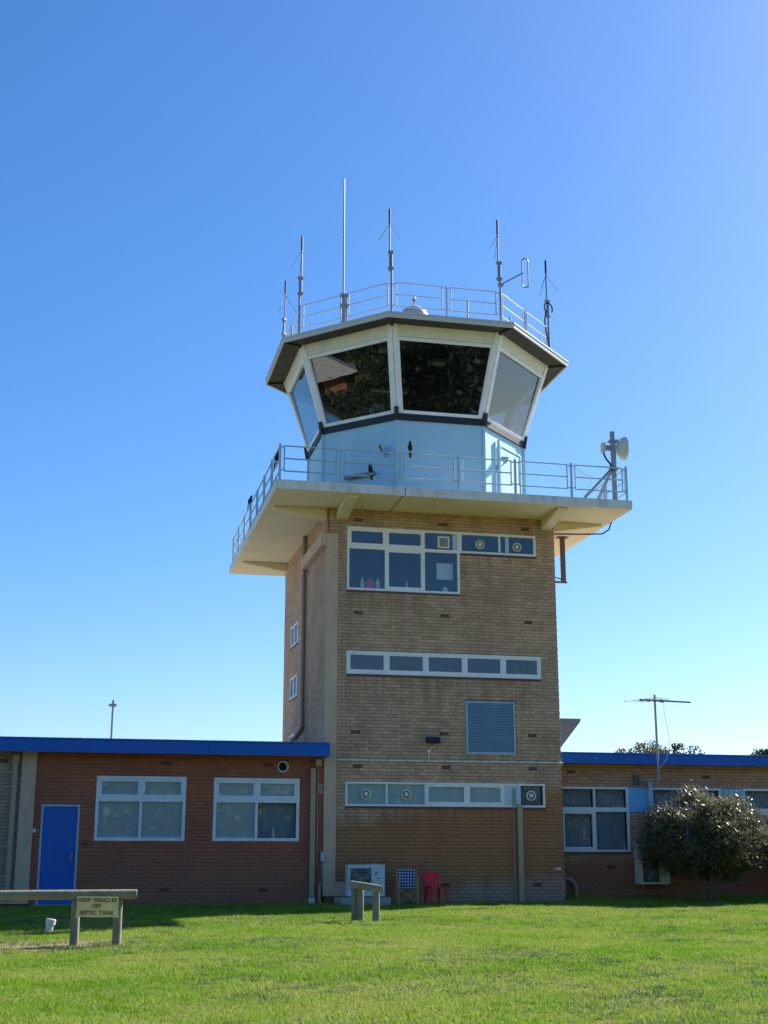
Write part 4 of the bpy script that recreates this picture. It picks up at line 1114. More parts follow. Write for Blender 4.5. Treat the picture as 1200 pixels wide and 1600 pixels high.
mb = MB(); mb.path([(-.02, .0, .02), (-.3, .3, -.02), (-.3, .62, -.02)], .022, 6); mb.box(-.05, .05, -.05, .05, -.02, .02); mb.build('bracket', M['galv'], t, local=True)
bz = 2.14; bd = Vector((.98, .18, 0))
bm_ = MB(); bm_.tube(Vector((0, -.04, bz)) - bd * .5, Vector((0, -.04, bz)) + bd * 1.15, .026, 6); bm_.build('boom', M['grille'], t, local=True)
el = Vector((.42, -1.0, -.0)).normalized()
for s_, l_ in ((-.48, .62), (-.22, .52), (-.02, .5), (.17, .2), (.24, .22)):
    c_ = Vector((0, -.04, bz)) + bd * s_
    mb = MB(); mb.tube(c_ - el * l_, c_ + el * l_, .009, 5); mb.box(c_.x - .03, c_.x + .03, c_.y - .03, c_.y + .03, bz - .05, bz + .02); mb.build('element', M['galv'], t, local=True)
mb = MB(); mb.path([(.25, -.04, 2.1), (.24, -.03, 1.9), (.33, -.02, 1.3), (.38, 0, .95), (.25, 0, .55), (.02, 0, .3)], .007, 5); mb.build('lead', M['whitepl'], t, local=True)
mb = MB(); mb.box(9.12, 9.225, .86, .985, 1.7, 3.10); mb.build('duct_cover', M['rail'], rw, bevel=.006)
mb = MB(); mb.box(8.72, 8.9, .94, .992, 3.02, 3.28); mb.build('wall_fitting', M['rust'], rw, bevel=.01)

# ------------------------------------------------------------------ air conditioning units
def fan_guard(parent, cx, y, cz, r):
    mb = MB()
    for rr in np.linspace(r * .2, r, 6): mb.path([(cx + rr * math.cos(a), y, cz + rr * math.sin(a)) for a in np.linspace(0, 2 * math.pi, 21)], .006, 4)
    for k in range(12):
        A = k * math.pi / 6; mb.tube((cx + r * .15 * math.cos(A), y, cz + r * .15 * math.sin(A)), (cx + r * math.cos(A), y, cz + r * math.sin(A)), .005, 4)
    mb.build('fan_guard', M['greypl'], parent, local=True)
    mb = MB(); mb.lathe([(r * .97, y + .034), (r * .97, y + .038)], (cx, 0, cz), 'Y', 24); mb.lathe([(r * .2, y + .002), (r * .2, y + .04)], (cx, 0, cz), 'Y', 14, 1)
    for k in range(3):
        A = k * 2.094; B = A + .9
        mb.add([(cx + r * .18 * math.cos(A), y + .03, cz + r * .18 * math.sin(A)), (cx + r * .92 * math.cos(A), y + .015, cz + r * .92 * math.sin(A)), (cx + r * .92 * math.cos(B), y + .04, cz + r * .92 * math.sin(B)), (cx + r * .18 * math.cos(B), y + .04, cz + r * .18 * math.sin(B))], [(0, 1, 2, 3)], 1)
    mb.build('fan', [M['grille'], M['greypl']], parent, local=True)
sl = MB(); sl.box(.25, 1.47, -1.0, -.1, -.08, .165); o = sl.build('concrete_plinth', M['slab_c'], None, bevel=.012); tag(o, 'low concrete plinth under the pale blue air conditioner by the pilaster', 'plinth')
t = thing('air_conditioner', 'pale blue air conditioner with one fan standing on a concrete plinth by the tower pilaster', 'air conditioner', (.91, -.5, .167))
mb = MB()
ac_h, aw = .77, .46
cxf, czf, rf = -.13, .43, .27
# casing with a real opening behind the guard
F_ = lambda u, d, z: (u, -.30 + d, z)
wall_sheet(mb, F_, -aw, aw, .03, ac_h, 0, .02, [(-.40, .12, .17, .69)])
mb.box(-aw, -aw + .02, -.279, .05, .03, ac_h - .021); mb.box(aw - .02, aw, -.279, .05, .03, ac_h - .021); mb.box(-aw, aw, -.279, .05, ac_h - .02, ac_h); mb.box(-aw + .021, aw - .021, .03, .05, .03, ac_h - .021)
mb.build('casing', M['ac'], t, local=True, bevel=.006)
mb = MB(); mb.box(-.41, .13, -.274, -.26, .16, .70); mb.build('fan_shroud', M['greypl'], t, local=True)
fan_guard(t, -.14, -.315, .43, .255)
mb = MB()
for k in range(9): mb.box(-.40, .12, -.306, -.298, .19 + k * .06, .196 + k * .06)
mb.build('guard_bar', M['greypl'], t, local=True)
mb = MB(); mb.add([(.22, -.303, .60), (.28, -.303, .60), (.22, -.303, .51), (.22, -.3005, .60), (.28, -.3005, .60), (.22, -.3005, .51)], [(0, 1, 2), (5, 4, 3), (0, 3, 4, 1), (1, 4, 5, 2), (2, 5, 3, 0)]); mb.box(.24, .34, -.303, -.3005, .44, .455)
mb.build('emblem', M['black'], t, local=True)
for s_ in (-.33, .33):
    mb = MB(); mb.box(s_ - .05, s_ + .05, -.3, .05, 0, .029); mb.build('foot', M['greypl'], t, local=True)
mb = MB(); mb.box(.2, .28, -.302, .0, ac_h + .001, ac_h + .02); mb.build('top_fitting', M['whitepl'], t, local=True)
# the tall unit by the bush
t = thing('air_conditioner', 'tall cream air conditioner hung low on the right wing wall, half behind the bush', 'air conditioner', (9.0, .62, .42))
mb = MB(); F_ = lambda u, d, z: (u, -.17 + d, z)
wall_sheet(mb, F_, -.43, .43, 0, 1.12, 0, .02, [(-.34, .12, .06, .54), (-.34, .12, .58, 1.06)])
mb.box(-.43, -.41, -.149, .17, 0, 1.099); mb.box(.41, .43, -.149, .17, 0, 1.099); mb.box(-.43, .43, -.149, .17, 1.10, 1.12); mb.box(-.409, .409, .15, .17, .021, 1.099); mb.box(-.409, .409, -.149, .149, 0, .02)
mb.build('casing', M['ac2'], t, local=True, bevel=.006)
mb = MB(); mb.box(-.35, .13, -.145, -.13, .05, 1.07); mb.build('fan_shroud', M['grille'], t, local=True)
fan_guard(t, -.11, -.185, .30, .225); fan_guard(t, -.11, -.185, .82, .225)
for s_ in (-.33, .33):
    mb = MB(); mb.box(s_ - .025, s_ + .025, -.15, .36, -.05, -.002); mb.box(s_ - .025, s_ + .025, .32, .36, -.002, .4); mb.build('wall_bracket', M['galv'], t, local=True)

# ------------------------------------------------------------------ chairs
def check_mat():
    m = bpy.data.materials.new('blue_check_cloth'); m.use_nodes = True
    N, L = m.node_tree.nodes, m.node_tree.links; b = N['Principled BSDF']; b.inputs['Roughness'].default_value = .9
    tc = N.new('ShaderNodeTexCoord'); sx = N.new('ShaderNodeSeparateXYZ'); L.new(tc.outputs['Object'], sx.inputs[0])
    def band(s):
        a = N.new('ShaderNodeMath'); a.operation = 'MULTIPLY'; a.inputs[1].default_value = 14.3; L.new(s, a.inputs[0])
        f = N.new('ShaderNodeMath'); f.operation = 'FRACT'; L.new(a.outputs[0], f.inputs[0])
        g = N.new('ShaderNodeMath'); g.operation = 'GREATER_THAN'; g.inputs[1].default_value = .5; L.new(f.outputs[0], g.inputs[0]); return g.outputs[0]
    ad = N.new('ShaderNodeMath'); ad.operation = 'ADD'; L.new(band(sx.outputs['X']), ad.inputs[0]); L.new(band(sx.outputs['Z']), ad.inputs[1])
    r = N.new('ShaderNodeValToRGB'); r.color_ramp.interpolation = 'CONSTANT'
    dv = N.new('ShaderNodeMath'); dv.operation = 'MULTIPLY'; dv.inputs[1].default_value = .5; L.new(ad.outputs[0], dv.inputs[0]); L.new(dv.outputs[0], r.inputs[0])
    r.color_ramp.elements[0].color = (.012, .02, .07, 1); r.color_ramp.elements[1].position = .3; r.color_ramp.elements[1].color = (.10, .16, .33, 1)
    e = r.color_ramp.elements.new(.8); e.color = (.62, .66, .7, 1)
    L.new(r.outputs[0], b.inputs['Base Color']); return m
M['check'] = check_mat()
t = thing('folding_chair', 'folding timber director chair with blue and white checked back by the tower wall', 'chair', (1.92, -.85, -.01), R(-6))
mb = MB(); rows = []
for j in range(9):
    z = .42 + .42 * j / 8
    rows.append([(-.22 + .44 * i / 10, .20 + .035 * math.sin(math.pi * i / 10) + (.0 if j else 0), z + .012 * math.cos(math.pi * i / 5)) for i in range(11)])
for th in (0, .008):
    pass
vs = [p_ for r_ in rows for p_ in r_]; n1 = len(vs); vs += [(x, y + .008, z) for x, y, z in vs]
fs = []
for j in range(8):
    for i in range(10):
        q = (j * 11 + i, j * 11 + i + 1, j * 11 + i + 12, j * 11 + i + 11); fs.append(q); fs.append(tuple(k + n1 for k in q[::-1]))
mb.add(vs, fs); mb.build('back_cloth', M['check'], t, local=True, smooth=True)
mb = MB(); mb.box(-.23, .23, -.20, .19, .405, .415); mb.build('seat_cloth', M['check'], t, local=True)
for s_ in (-1, 1):
    mb = MB(); mb.box(s_ * .24 - .018, s_ * .24 + .018, .17, .20, .02, .83); mb.build('rear_post', M['timber'], t, local=True)
    mb = MB(); mb.box(s_ * .24 - .018, s_ * .24 + .018, -.20, -.17, .02, .60); mb.build('front_post', M['timber'], t, local=True)
    mb = MB(); mb.box(s_ * .245 - .03, s_ * .245 + .03, -.24, .22, .601, .622); mb.build('armrest', M['timber'], t, local=True)
    mb = MB(); mb.box(s_ * .24 - .02, s_ * .24 + .02, -.22, .22, 0, .03); mb.build('runner', M['timber'], t, local=True)
    mb = MB()
    for y in (-.19, .18): mb.tube((-s_ * .24, y + .01 * s_, .03), (s_ * .24, y + .01 * s_, .40), .016, 4)
    mb.build('cross_leg', M['timber'], t, local=True)
t = thing('plastic_chair', 'red moulded plastic garden chair beside the folding chair at the tower wall', 'chair', (2.66, -.75, -.01), R(10))
mb = MB(); mb.prism([(-.21, -.22), (.21, -.22), (.20, .18), (-.20, .18)], .41, .435); mb.build('seat', M['redpl'], t, local=True, bevel=.01)
for (x, y, x2, y2) in ((-.17, -.19, -.205, -.21), (.17, -.19, .205, -.21), (-.165, .16, -.19, .21), (.165, .16, .19, .21)):
    mb = MB(); mb.tube((x2, y2, 0), (x, y, .41), .038, 4, .05); mb.build('leg', M['redpl'], t, local=True)
mb = MB(); top = []
for k in range(9):
    a = math.pi * k / 8; top.append((-.2 * math.cos(a), .25 + .02 * math.sin(a), .66 + .10 * math.sin(a)))
mb.path([(-.185, .18, .43)] + top + [(.185, .18, .43)], .036, 6)
mb.build('back_frame', M['redpl'], t, local=True, smooth=True)
mb = MB(); mb.box(-.18, .18, .235, .26, .62, .735); mb.build('back_panel', M['redpl'], t, local=True, bevel=.01)
for x in (-.085, 0, .085):
    mb = MB(); mb.hexa([(x - .032, .17, .43), (x + .032, .17, .43), (x + .032, .19, .43), (x - .032, .19, .43), (x - .035, .238, .625), (x + .035, .238, .625), (x + .035, .256, .625), (x - .035, .256, .625)]); mb.build('back_slat', M['redpl'], t, local=True)

# ------------------------------------------------------------------ log rails and sign
def log(name, a, b, r, m, parent, n=14):
    a, b = Vector(a), Vector(b); d = (b - a); L0 = d.length; d.normalize()
    tt = d.cross(Vector((0, 0, 1))) if abs(d.z) < .9 else Vector((1, 0, 0)); tt.normalize(); ww = d.cross(tt)
    rings = []
    K = 9
    for j in range(K):
        f = j / (K - 1); c = a.lerp(b, f)
        rr = r * (1 + .025 * math.sin(5 * f + a.x)); e = 1.0
        rings.append([c + tt * (rr * math.cos(2 * math.pi * k / n)) + ww * (rr * math.sin(2 * math.pi * k / n)) for k in range(n)])
    mb = MB()
    e0 = [a.lerp(p_, .9) - d * .008 for p_ in rings[0]]; e1 = [b.lerp(p_, .9) + d * .008 for p_ in rings[-1]]
    mb.loft([e0] + rings + [e1])
    return mb.build(name, m, parent, local=True, smooth=True)
t = thing('log_rail', 'long round log barrier on posts at left, carrying the yellow sign', 'barrier', (-6.0, -11.75, -.2))
log('rail', (-4.2, 0, .745), (.93, .0, .75), .075, M['log'], t)
for x in (.02, .66, -3.0): log('post', (x, .0, -.25), (x, .0, .672), .068, M['log2'], t)
t = thing('sign', 'yellow board with red words KEEP VEHICLES OFF SEPTIC TANK on the log barrier', 'sign', (-5.655, -11.845, .375))
mb = MB(); F_ = lambda u, d, z: (u, d, z); n = 10; vs = []
for y in (0, .008):
    for i in range(n + 1): 
        u = -.315 + .63 * i / n
        vs += [(u, y + .006 * math.sin(i * .6), -.155 - .01 * i / n + .004 * math.sin(i)), (u, y + .006 * math.sin(i * .6), .155 - .01 * i / n)]
m2 = 2 * (n + 1); fs = []
for i in range(n): fs += [(2 * i, 2 * i + 2, 2 * i + 3, 2 * i + 1), (m2 + 2 * i, m2 + 2 * i + 1, m2 + 2 * i + 3, m2 + 2 * i + 2), (2 * i, m2 + 2 * i, m2 + 2 * i + 2, 2 * i + 2), (2 * i + 1, 2 * i + 3, m2 + 2 * i + 3, m2 + 2 * i + 1)]
fs += [(0, 1, m2 + 1, m2), (2 * n, m2 + 2 * n, m2 + 2 * n + 1, 2 * n + 1)]
mb.add(vs, fs); brd = mb.build('board', M['signy'], t, local=True)
def letters(txt, size, x, z, parent, m, sx=1.0):
    cu = bpy.data.curves.new('lettering', 'FONT'); cu.body = txt; cu.size = size; cu.align_x = 'CENTER'; cu.align_y = 'CENTER'; cu.extrude = .0015; cu.offset = .0012; cu.space_word = 1.6; cu.space_character = 1.08
    o = bpy.data.objects.new('tmp', cu); C.objects.link(o)
    dg = bpy.context.evaluated_depsgraph_get()
    me = bpy.data.meshes.new_from_object(o.evaluated_get(dg)); bpy.data.objects.remove(o); bpy.data.curves.remove(cu)
    me.name = 'lettering'; me.transform(Matrix.Translation((x, -.010, z)) @ Matrix.Rotation(R(1.0), 4, 'Y') @ Matrix.Rotation(R(90), 4, 'X') @ Matrix.Diagonal((sx, 1, 1, 1)))
    me.materials.clear(); me.materials.append(m)
    q = bpy.data.objects.new('lettering', me); C.objects.link(q); q.parent = parent; return q
letters('KEEP VEHICLES', .082, 0, .092, brd, M['signr'], .95)
letters('OFF', .082, -.02, .005, brd, M['signr'], .95)
letters('SEPTIC TANK', .082, -.01, -.095, brd, M['signr'], .95)
for x, z in ((-.295, 0), (.295, -.01), (.295, .1), (-.295, .1)):
    mb = MB(); mb.lathe([(.008, -.012), (.008, .0)], (x, 0, z), 'Y', 8); mb.build('screw', M['galv'], t, local=True)
t = thing('log_rail', 'short log barrier on three stout posts in front of the pale blue air conditioner', 'barrier', (-.37, -6.7, -.11))
log('rail', (-.19, .42, .69), (.17, -.62, .62), .075, M['log'], t)
for x, y in ((-.15, .27), (-.05, .2), (.13, -.45)): log('post', (x, y, -.2), (x, y, .60), .07 if y > -.1 else .072, M['log2'], t)
t = thing('pipe_stub', 'white capped plastic pipe stub leaning in the grass by the log barrier', 'pipe', (-6.42, -8.9, -.17))
mb = MB(); mb.tube((0, 0, -.05), (.03, 0, .16), .065, 14); mb.build('pipe', M['whitepl'], t, local=True, smooth=True)
mb = MB(); mb.tube((.028, 0, .15), (.045, 0, .245), .085, 14); mb.build('cap', M['whitepl'], t, local=True, smooth=True, bevel=.006)

# ------------------------------------------------------------------ vegetation
def leaf_mesh(name, P, D, Ln, Wd, m, up=None, parent=None, local=False, kind='stuff', bend=.0):
    """one pointed leaf per point: P centre, D direction, Ln length, Wd width"""
    n = len(P)
    rv = rng.normal(size=(n, 3)); Sd = np.cross(D, rv); Sd /= np.linalg.norm(Sd, axis=1, keepdims=True)
    if up is not None:
        Sd = np.cross(D, up + .5 * rv); Sd /= np.linalg.norm(Sd, axis=1, keepdims=True)
    Nn = np.cross(Sd, D)
    a = P - D * Ln[:, None] / 2; b = P + D * Ln[:, None] / 2 - Nn * (bend * Ln[:, None])
    l = P - D * Ln[:, None] * .05 + Sd * Wd[:, None] / 2 ; r = P - D * Ln[:, None] * .05 - Sd * Wd[:, None] / 2
    V = np.stack([a, r, b, l], 1).reshape(-1, 3).astype(np.float32)
    me = bpy.data.meshes.new(name)
    me.vertices.add(4 * n); me.vertices.foreach_set('co', V.ravel())
    me.loops.add(4 * n); me.loops.foreach_set('vertex_index', np.arange(4 * n, dtype=np.int32))
    me.polygons.add(n); me.polygons.foreach_set('loop_start', np.arange(n, dtype=np.int32) * 4)
    mats = m if isinstance(m, list) else [m]
    for q in mats: me.materials.append(q)
    me.update(calc_edges=True)
    o = bpy.data.objects.new(name, me); C.objects.link(o)
    if kind: o['kind'] = kind
    if parent is not None: attach(o, parent, local)
    return o

def unit(v): return v / np.linalg.norm(v, axis=1, keepdims=True)
# the glossy bush by the right wing
def bush(root, R3, zc, n, m, mred, leaf, nstem=7, red=.03):
    rx, ry, rz = R3
    # clumps of twigs on an uneven dome, leaves radiating from each
    K = 230
    u = unit(rng.normal(size=(K, 3))); low = rng.random(K) < .42; u[:, 2] = np.where(low, -.52 * np.abs(u[:, 2]), np.abs(u[:, 2]))
    rad = .62 + .38 * rng.random(K) ** .5
    lump = 1 + .07 * rng.normal(size=K) + .10 * np.sin(3 * np.arctan2(u[:, 1], u[:, 0]) + 1) + .06 * np.sin(7 * u[:, 0] + 3 * u[:, 2])
    Cc = u * np.array([rx, ry, rz]) * (rad * lump)[:, None]
    Cc[:, 2] *= np.where(Cc[:, 2] > 0, 1.08 - .42 * (Cc[:, 0] / rx) ** 2, 1)
    Cc += np.array([0, 0, zc])
    per = n // K
    idx = np.repeat(np.arange(K), per)
    out = unit(u + np.array([0, 0, .55]))
    P = Cc[idx] + rng.normal(size=(K * per, 3)) * np.array([.14, .14, .12])
    D = unit(out[idx] + rng.normal(size=(K * per, 3)) * .55)
    Ln = rng.uniform(.6, 1.2, K * per) * leaf; Wd = Ln * rng.uniform(.19, .27, K * per)
    isr = (rng.random(K) < red)[idx]
    leaf_mesh('foliage', P[~isr], D[~isr], Ln[~isr], Wd[~isr], m, np.array([0, 0, 1.0]), root, True, bend=.12)
    if isr.any(): leaf_mesh('young_foliage', P[isr], D[isr], Ln[isr], Wd[isr], mred, np.array([0, 0, 1.0]), root, True, bend=.12)
    for k in range(nstem):
        A = 2 * math.pi * k / nstem + random.uniform(-.3, .3); q = random.uniform(.25, .6)
        mb = MB(); a = Vector((.08 * math.cos(A), .08 * math.sin(A), -.05)); b_ = Vector((rx * q * .5 * math.cos(A), ry * q * .5 * math.sin(A), zc * .75)); c_ = Vector((rx * q * math.cos(A), ry * q * math.sin(A), zc + rz * .5))
        mb.tube(a, b_, .024, 7, .018); mb.tube(b_, c_, .018, 6, .008)
        for j in range(4):
            e = b_.lerp(c_, .3 + .2 * j); mb.tube(e, e + Vector((random.uniform(-.5, .5), random.uniform(-.5, .5), random.uniform(.1, .5))), .012, 5, .005)
        mb.build('stem', M['bark'], root, local=True)
b1 = thing('bush', 'large rounded bush with glossy narrow leaves in front of the right wing', 'bush', (9.92, -.75, -.01))
bush(b1, (1.60, 1.2, 1.30), 1.40, 60000, M['bush'], M['bushred'], .13, red=.018)
b2 = thing('bush', 'dark red leaved bush at the right edge of the picture behind the glossy bush', 'bush', (13.0, .05, 0))
bush(b2, (.85, .6, .75), .95, 9000, M['bushred'], M['bush'], .09, 4, .1)

def tree(name, label, x, y, h, rx, rz, m, n=9000, leaf=.22, seed=0, group=None, low=.45):
    g = np.random.default_rng(seed); random.seed(seed)
    t = thing(name, label, 'tree', (x, y, 0), 0, group)
    K = 46
    u = g.normal(size=(K, 3)); u /= np.linalg.norm(u, axis=1, keepdims=True)
    Cc = u * np.array([rx, rx, rz]) * (.35 + .65 * g.random(K) ** .6)[:, None] + np.array([0, 0, h - rz])
    mb = MB(); top = Vector((.2, .1, h * low))
    mb.tube((0, 0, -.1), top, .03 * h, 10, .018 * h)
    for k in range(0, K, 3): mb.tube(top.lerp(Vector((0, 0, h * .25)), random.random() * .4), Vector(Cc[k]), .008 * h, 6, .002 * h)
    mb.build('trunk', M['bark'], t, local=True)
    per = n // K; idx = np.repeat(np.arange(K), per)
    sr = g.uniform(.16, .34, K) * rx
    q = g.normal(size=(K * per, 3)); q /= np.linalg.norm(q, axis=1, keepdims=True)
    P = Cc[idx] + q * (sr[idx] * g.random(K * per) ** .4)[:, None] * np.array([1.15, 1.15, .75])
    D = unit(g.normal(size=(K * per, 3)) + np.array([0, 0, -.4]))
    Ln = g.uniform(.6, 1.3, K * per) * leaf
    leaf_mesh('crown', P, D, Ln, Ln * .45, m, None, t, True)
    return t
TG = 'trees beyond the right wing'
tree('gum_tree', 'olive gum tree showing above the blue fascia at the foot of the television aerial', 39.3, 70, 10.0, 3.2, 2.3, M['gum'], 9000, .3, 3, TG)
tree('gum_tree', 'greyer gum tree with open rounded tufts just right of the television aerial', 43.0, 71, 10.7, 2.9, 2.6, M['gumdark'], 6000, .3, 5, TG)
tree('gum_tree', 'small tuft of gum tree low over the fascia, between aerial and picture edge', 46.9, 70, 9.5, 1.6, 1.5, M['gumdark'], 2500, .3, 8, TG)
tree('dark_tree', 'dense dark tree top at the right picture edge above the blue fascia', 52.2, 70, 11.0, 2.8, 2.6, M['gumdark'], 9000, .3, 9, TG)

# wood and house across the lawn, seen only as reflections in the glass
def tree_line():
    P, D, Ln = [], [], []
    spots = [(-56 + i * 4.6 + rng.uniform(-1.5, 1.5), -43 - rng.uniform(0, 8) - 7 * (i % 2), rng.uniform(8, 10)) for i in range(24)]
    spots += [(-10 + i * 3.4, -42.5 - rng.uniform(0, 2), rng.uniform(6.5, 8)) for i in range(14)]
    spots += [(-76, -22, 8), (-84, -24.5, 9), (-92, -26.5, 9), (-100, -29, 10), (-128, -16, 12), (-130, -22, 13), (-131, -28, 12), (-130, -34, 13), (-84, -30, 9), (-70, -25, 8), (-112, -32, 10), (-128, -10, 11), (-90, -18.5, 1.8), (-92, -22.5, 2.0), (-84, -17.0, 1.4), (-80, -19, 1.8), (-74, -15, 1.3), (-72, -18.5, 1.8), (-97, -16, 1.6)]  # the low shrubs are added to darken the lawn mirrored in the cab glass
    for x, y, h in spots:
        K = 30; u = unit(rng.normal(size=(K, 3)))
        c = np.array([x, y, h * .5]) + u * np.array([3.4, 3.4, h * .5]) * rng.random(K)[:, None] ** .5
        idx = np.repeat(np.arange(K), 420)
        P.append(c[idx] + rng.normal(size=(len(idx), 3)) * .7); D.append(unit(rng.normal(size=(len(idx), 3)))); Ln.append(rng.uniform(.28, .6, len(idx)))
    P, D, Ln = np.concatenate(P), np.concatenate(D), np.concatenate(Ln)
    o = leaf_mesh('tree_line', P, D, Ln, Ln * .6, M['gumdark'], None, None)
    tag(o, 'dark line of trees across the lawn reflected in the cab windows', 'trees')
tree_line()
hs = thing('house', 'pale roofed orange brick house reflected upside down in the left front cab window', 'house', (-115, -23.2, -.3), R(12))
mb = MB(); mb.box(-2.6, 2.6, -3.2, 3.2, 0, 2.7); mb.build('wall', M['soffit'], hs, local=True)  # dark wall colour paints in the shade under the eaves
mb = MB(); mb.box(2.61, 2.8, -2.0, .5, .1, 2.5); mb.build('brick_panel', M['orange'], hs, local=True)
mb = MB(); mb.add([(-4.2, -3.8, 2.7), (4.2, -3.8, 2.7), (4.2, 4.6, 2.7), (-4.2, 4.6, 2.7), (-.4, .3, 5.9), (.4, .3, 5.9)], [(0, 1, 5, 4), (1, 2, 5), (2, 3, 4, 5), (3, 0, 4), (3, 2, 1, 0)]); mb.build('roof', M['tile'], hs, local=True)
for x in (-1.2, 1.2):
    mb = MB(); mb.box(x - .5, x + .5, -3.25, -3.19, 1, 2.1); mb.build('window', M['black'], hs, local=True)

# ------------------------------------------------------------------ grass
def noise2(x, y, s, seed):
    g = np.random.default_rng(seed); T = g.random((64, 64))
    X, Y = x * s + 1000, y * s + 1000
    i, j = np.floor(X).astype(int), np.floor(Y).astype(int); fx, fy = X - i, Y - j
    fx, fy = fx * fx * (3 - 2 * fx), fy * fy * (3 - 2 * fy)
    q = lambda a, b: T[a % 64, b % 64]
    return (q(i, j) * (1 - fx) + q(i + 1, j) * fx) * (1 - fy) + (q(i, j + 1) * (1 - fx) + q(i + 1, j + 1) * fx) * fy

def grass_material(name, c1, c2, c3):
    m = bpy.data.materials.new(name); m.use_nodes = True
    N, L = m.node_tree.nodes, m.node_tree.links
    b = N['Principled BSDF']; b.inputs['Roughness'].default_value = .6; b.inputs['Specular IOR Level'].default_value = .2
    geo = N.new('ShaderNodeNewGeometry')
    nz = N.new('ShaderNodeTexNoise'); nz.inputs['Scale'].default_value = .45; nz.inputs['Detail'].default_value = 5; L.new(geo.outputs['Position'], nz.inputs['Vector'])
    n2 = N.new('ShaderNodeTexNoise'); n2.inputs['Scale'].default_value = 2.6; n2.inputs['Detail'].default_value = 4; L.new(geo.outputs['Position'], n2.inputs['Vector'])
    a = N.new('ShaderNodeMath'); a.operation = 'MULTIPLY_ADD'; L.new(geo.outputs['Random Per Island'], a.inputs[0]); a.inputs[1].default_value = .3; L.new(nz.outputs['Fac'], a.inputs[2])
    a2 = N.new('ShaderNodeMath'); a2.operation = 'MULTIPLY_ADD'; L.new(n2.outputs['Fac'], a2.inputs[0]); a2.inputs[1].default_value = .5; L.new(a.outputs[0], a2.inputs[2])
    r = N.new('ShaderNodeValToRGB'); L.new(a2.outputs[0], r.inputs[0])
    r.color_ramp.elements[0].position = .55; r.color_ramp.elements[0].color = (*c1, 1)
    r.color_ramp.elements[1].position = 1.0; r.color_ramp.elements[1].color = (*c3, 1)
    e = r.color_ramp.elements.new(.78); e.color = (*c2, 1)
    L.new(r.outputs[0], b.inputs['Base Color'])
    tr = N.new('ShaderNodeBsdfTranslucent'); L.new(r.outputs[0], tr.inputs['Color'])
    ms = N.new('ShaderNodeMixShader'); ms.inputs[0].default_value = .4
    L.new(b.outputs[0], ms.inputs[1]); L.new(tr.outputs[0], ms.inputs[2]); L.new(ms.outputs[0], N['Material Output'].inputs['Surface'])
    return m
M['grass'] = grass_material('grass_blade', (.10, .225, .010), (.18, .345, .016), (.31, .38, .07))
M['weed'] = grass_material('weed_leaf', (.045, .095, .025), (.065, .13, .04), (.14, .20, .09))

def blades(name, x, y, h, wd, lean, m):
    n = len(x)
    z = gz(x, y)
    A = rng.random(n) * 2 * np.pi; B = rng.random(n) * 2 * np.pi
    l = lean * h
    V = np.empty((n, 3, 3), np.float32)
    dx, dy = np.cos(A) * wd / 2, np.sin(A) * wd / 2
    V[:, 0] = np.stack([x - dx, y - dy, z - .004], 1); V[:, 1] = np.stack([x + dx, y + dy, z - .004], 1)
    V[:, 2] = np.stack([x + np.cos(B) * l, y + np.sin(B) * l, z + h], 1)
    me = bpy.data.meshes.new(name)
    me.vertices.add(3 * n); me.vertices.foreach_set('co', V.ravel())
    me.loops.add(3 * n); me.loops.foreach_set('vertex_index', np.arange(3 * n, dtype=np.int32))
    me.polygons.add(n); me.polygons.foreach_set('loop_start', np.arange(n, dtype=np.int32) * 3)
    me.materials.append(m); me.update(calc_edges=True)
    o = bpy.data.objects.new(name, me); C.objects.link(o); o['kind'] = 'stuff'
    return o
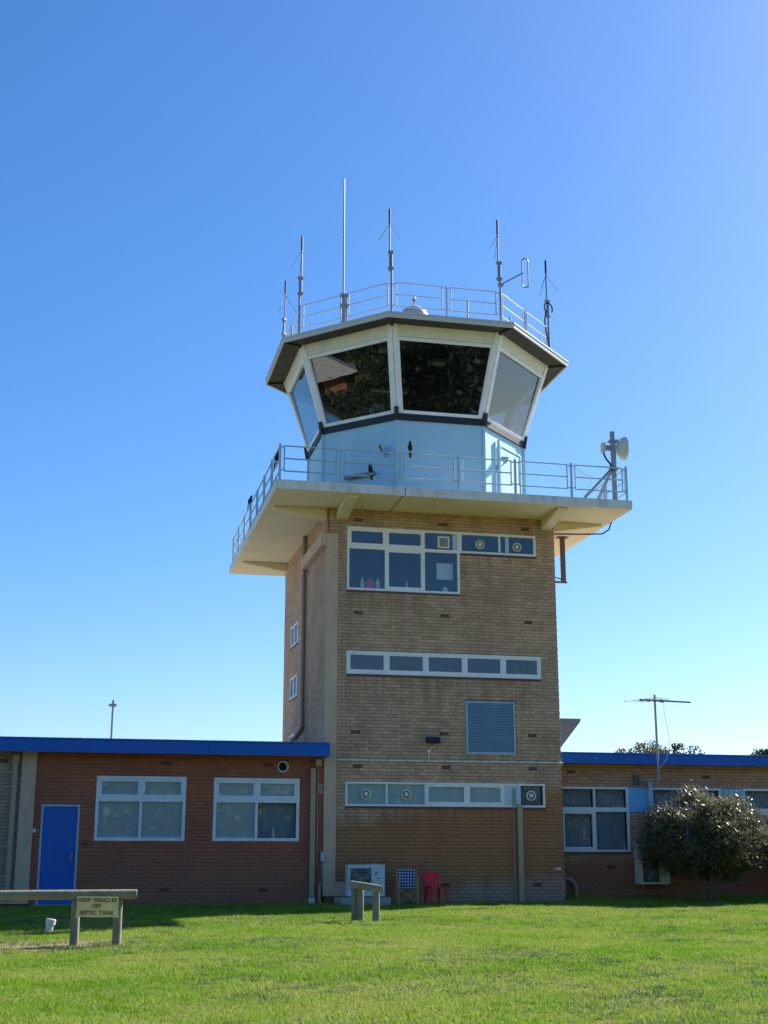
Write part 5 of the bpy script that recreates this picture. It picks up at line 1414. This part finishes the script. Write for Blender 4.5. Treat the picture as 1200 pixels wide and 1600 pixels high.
def lawn_blades():
    N = 1900000
    y = -23.5 + 23.4 * rng.random(N)
    y = -.02 - (23.5 * (rng.random(N) ** .8))
    dist = y + 33.6
    c = -6.04 + np.tan(YAW) * dist; hw = .31 * dist + 3
    x = c + (rng.random(N) * 2 - 1) * hw
    keep = rng.random(N) < np.clip((dist / 33.6) ** .2 * hw / 13.5, 0, 1)
    keep &= ~((x > TX) & (y > .9))
    wall_y = np.where(x > TX, 1.0, 0.0)
    keep &= rng.random(N) < np.clip((wall_y - y - .05 + .5 * (noise2(x, y, 1.4, 30) - .5)) / .55, .04, 1)       # worn edge along the walls
    n1 = noise2(x, y, .8, 1) * .6 + noise2(x, y, 3.1, 2) * .4
    bare = (np.clip(1 - np.abs(y + 11.6) * .75, 0, 1) * np.clip((-4.6 - x) * .9, 0, 1)) + (n1 - .5) * .8
    keep &= rng.random(N) > np.clip((bare - .2) * 2.0, 0, .93)
    nk = noise2(x, y, 7.0, 20) * .6 + noise2(x, y, 15.0, 21) * .4
    keep &= rng.random(N) < np.clip((.35 + 1.1 * n1) * (.35 + 1.35 * nk), 0, 1)
    x, y, n1 = x[keep], y[keep], n1[keep]
    n = len(x)
    h = (.016 + .024 * rng.random(n)) * (.6 + .8 * noise2(x, y, 1.7, 5))
    far = (y > -1.2) | ((x > 9.5) & (y > -2))
    nhf = noise2(x, y, 7.0, 20) * .6 + noise2(x, y, 15.0, 21) * .4
    h = h * (.35 + 1.7 * nhf ** 1.3)
    h = np.where(far, h * (1.4 + .8 * noise2(x, y, 2.0, 6)), h)
    blades('grass', x, y, h, .007 + .006 * rng.random(n), .3 + .9 * rng.random(n), M['grass'])
    # coarse darker weeds in loose patches
    K = 2200
    yc = -1.5 - 21.5 * rng.random(K); dist = yc + 33.6
    xc = -6.04 + np.tan(YAW) * dist + (rng.random(K) * 2 - 1) * (.31 * dist + 1)
    k = noise2(xc, yc, .5, 9) * .6 + noise2(xc, yc, .17, 10) * .5 > .52
    xc, yc = xc[k], yc[k]; K = len(xc)
    per = 40; idx = np.repeat(np.arange(K), per); rad = rng.uniform(.05, .22, K)
    x = xc[idx] + rng.normal(size=K * per) * rad[idx]; y = yc[idx] + rng.normal(size=K * per) * rad[idx] * .8
    h = rng.uniform(.02, .055, K * per) * rng.uniform(.6, 1.2, K)[idx]
    blades('weed', x, y, h, rng.uniform(.012, .024, K * per), rng.uniform(.5, 1.6, K * per), M['weed'])
    n = 5000
    x = 10.7 + 4 * rng.random(n) ** .8; y = -1.5 - 1.1 * rng.random(n)
    blades('tall_grass', x, y, rng.uniform(.05, .20, n) * np.clip((x - 10.4) * .9, .2, 1), rng.uniform(.008, .014, n), rng.uniform(.2, .8, n), M['grass'])
    # long tufts at the foot of the right wing
    n = 9000
    x = rng.uniform(6.4, 15, n); y = .85 - rng.random(n) ** 2 * 1.6
    blades('tall_grass', x, y, rng.uniform(.06, .2, n) * (.4 + noise2(x, y, .9, 4)), rng.uniform(.008, .014, n), rng.uniform(.2, .8, n), M['grass'])
lawn_blades()
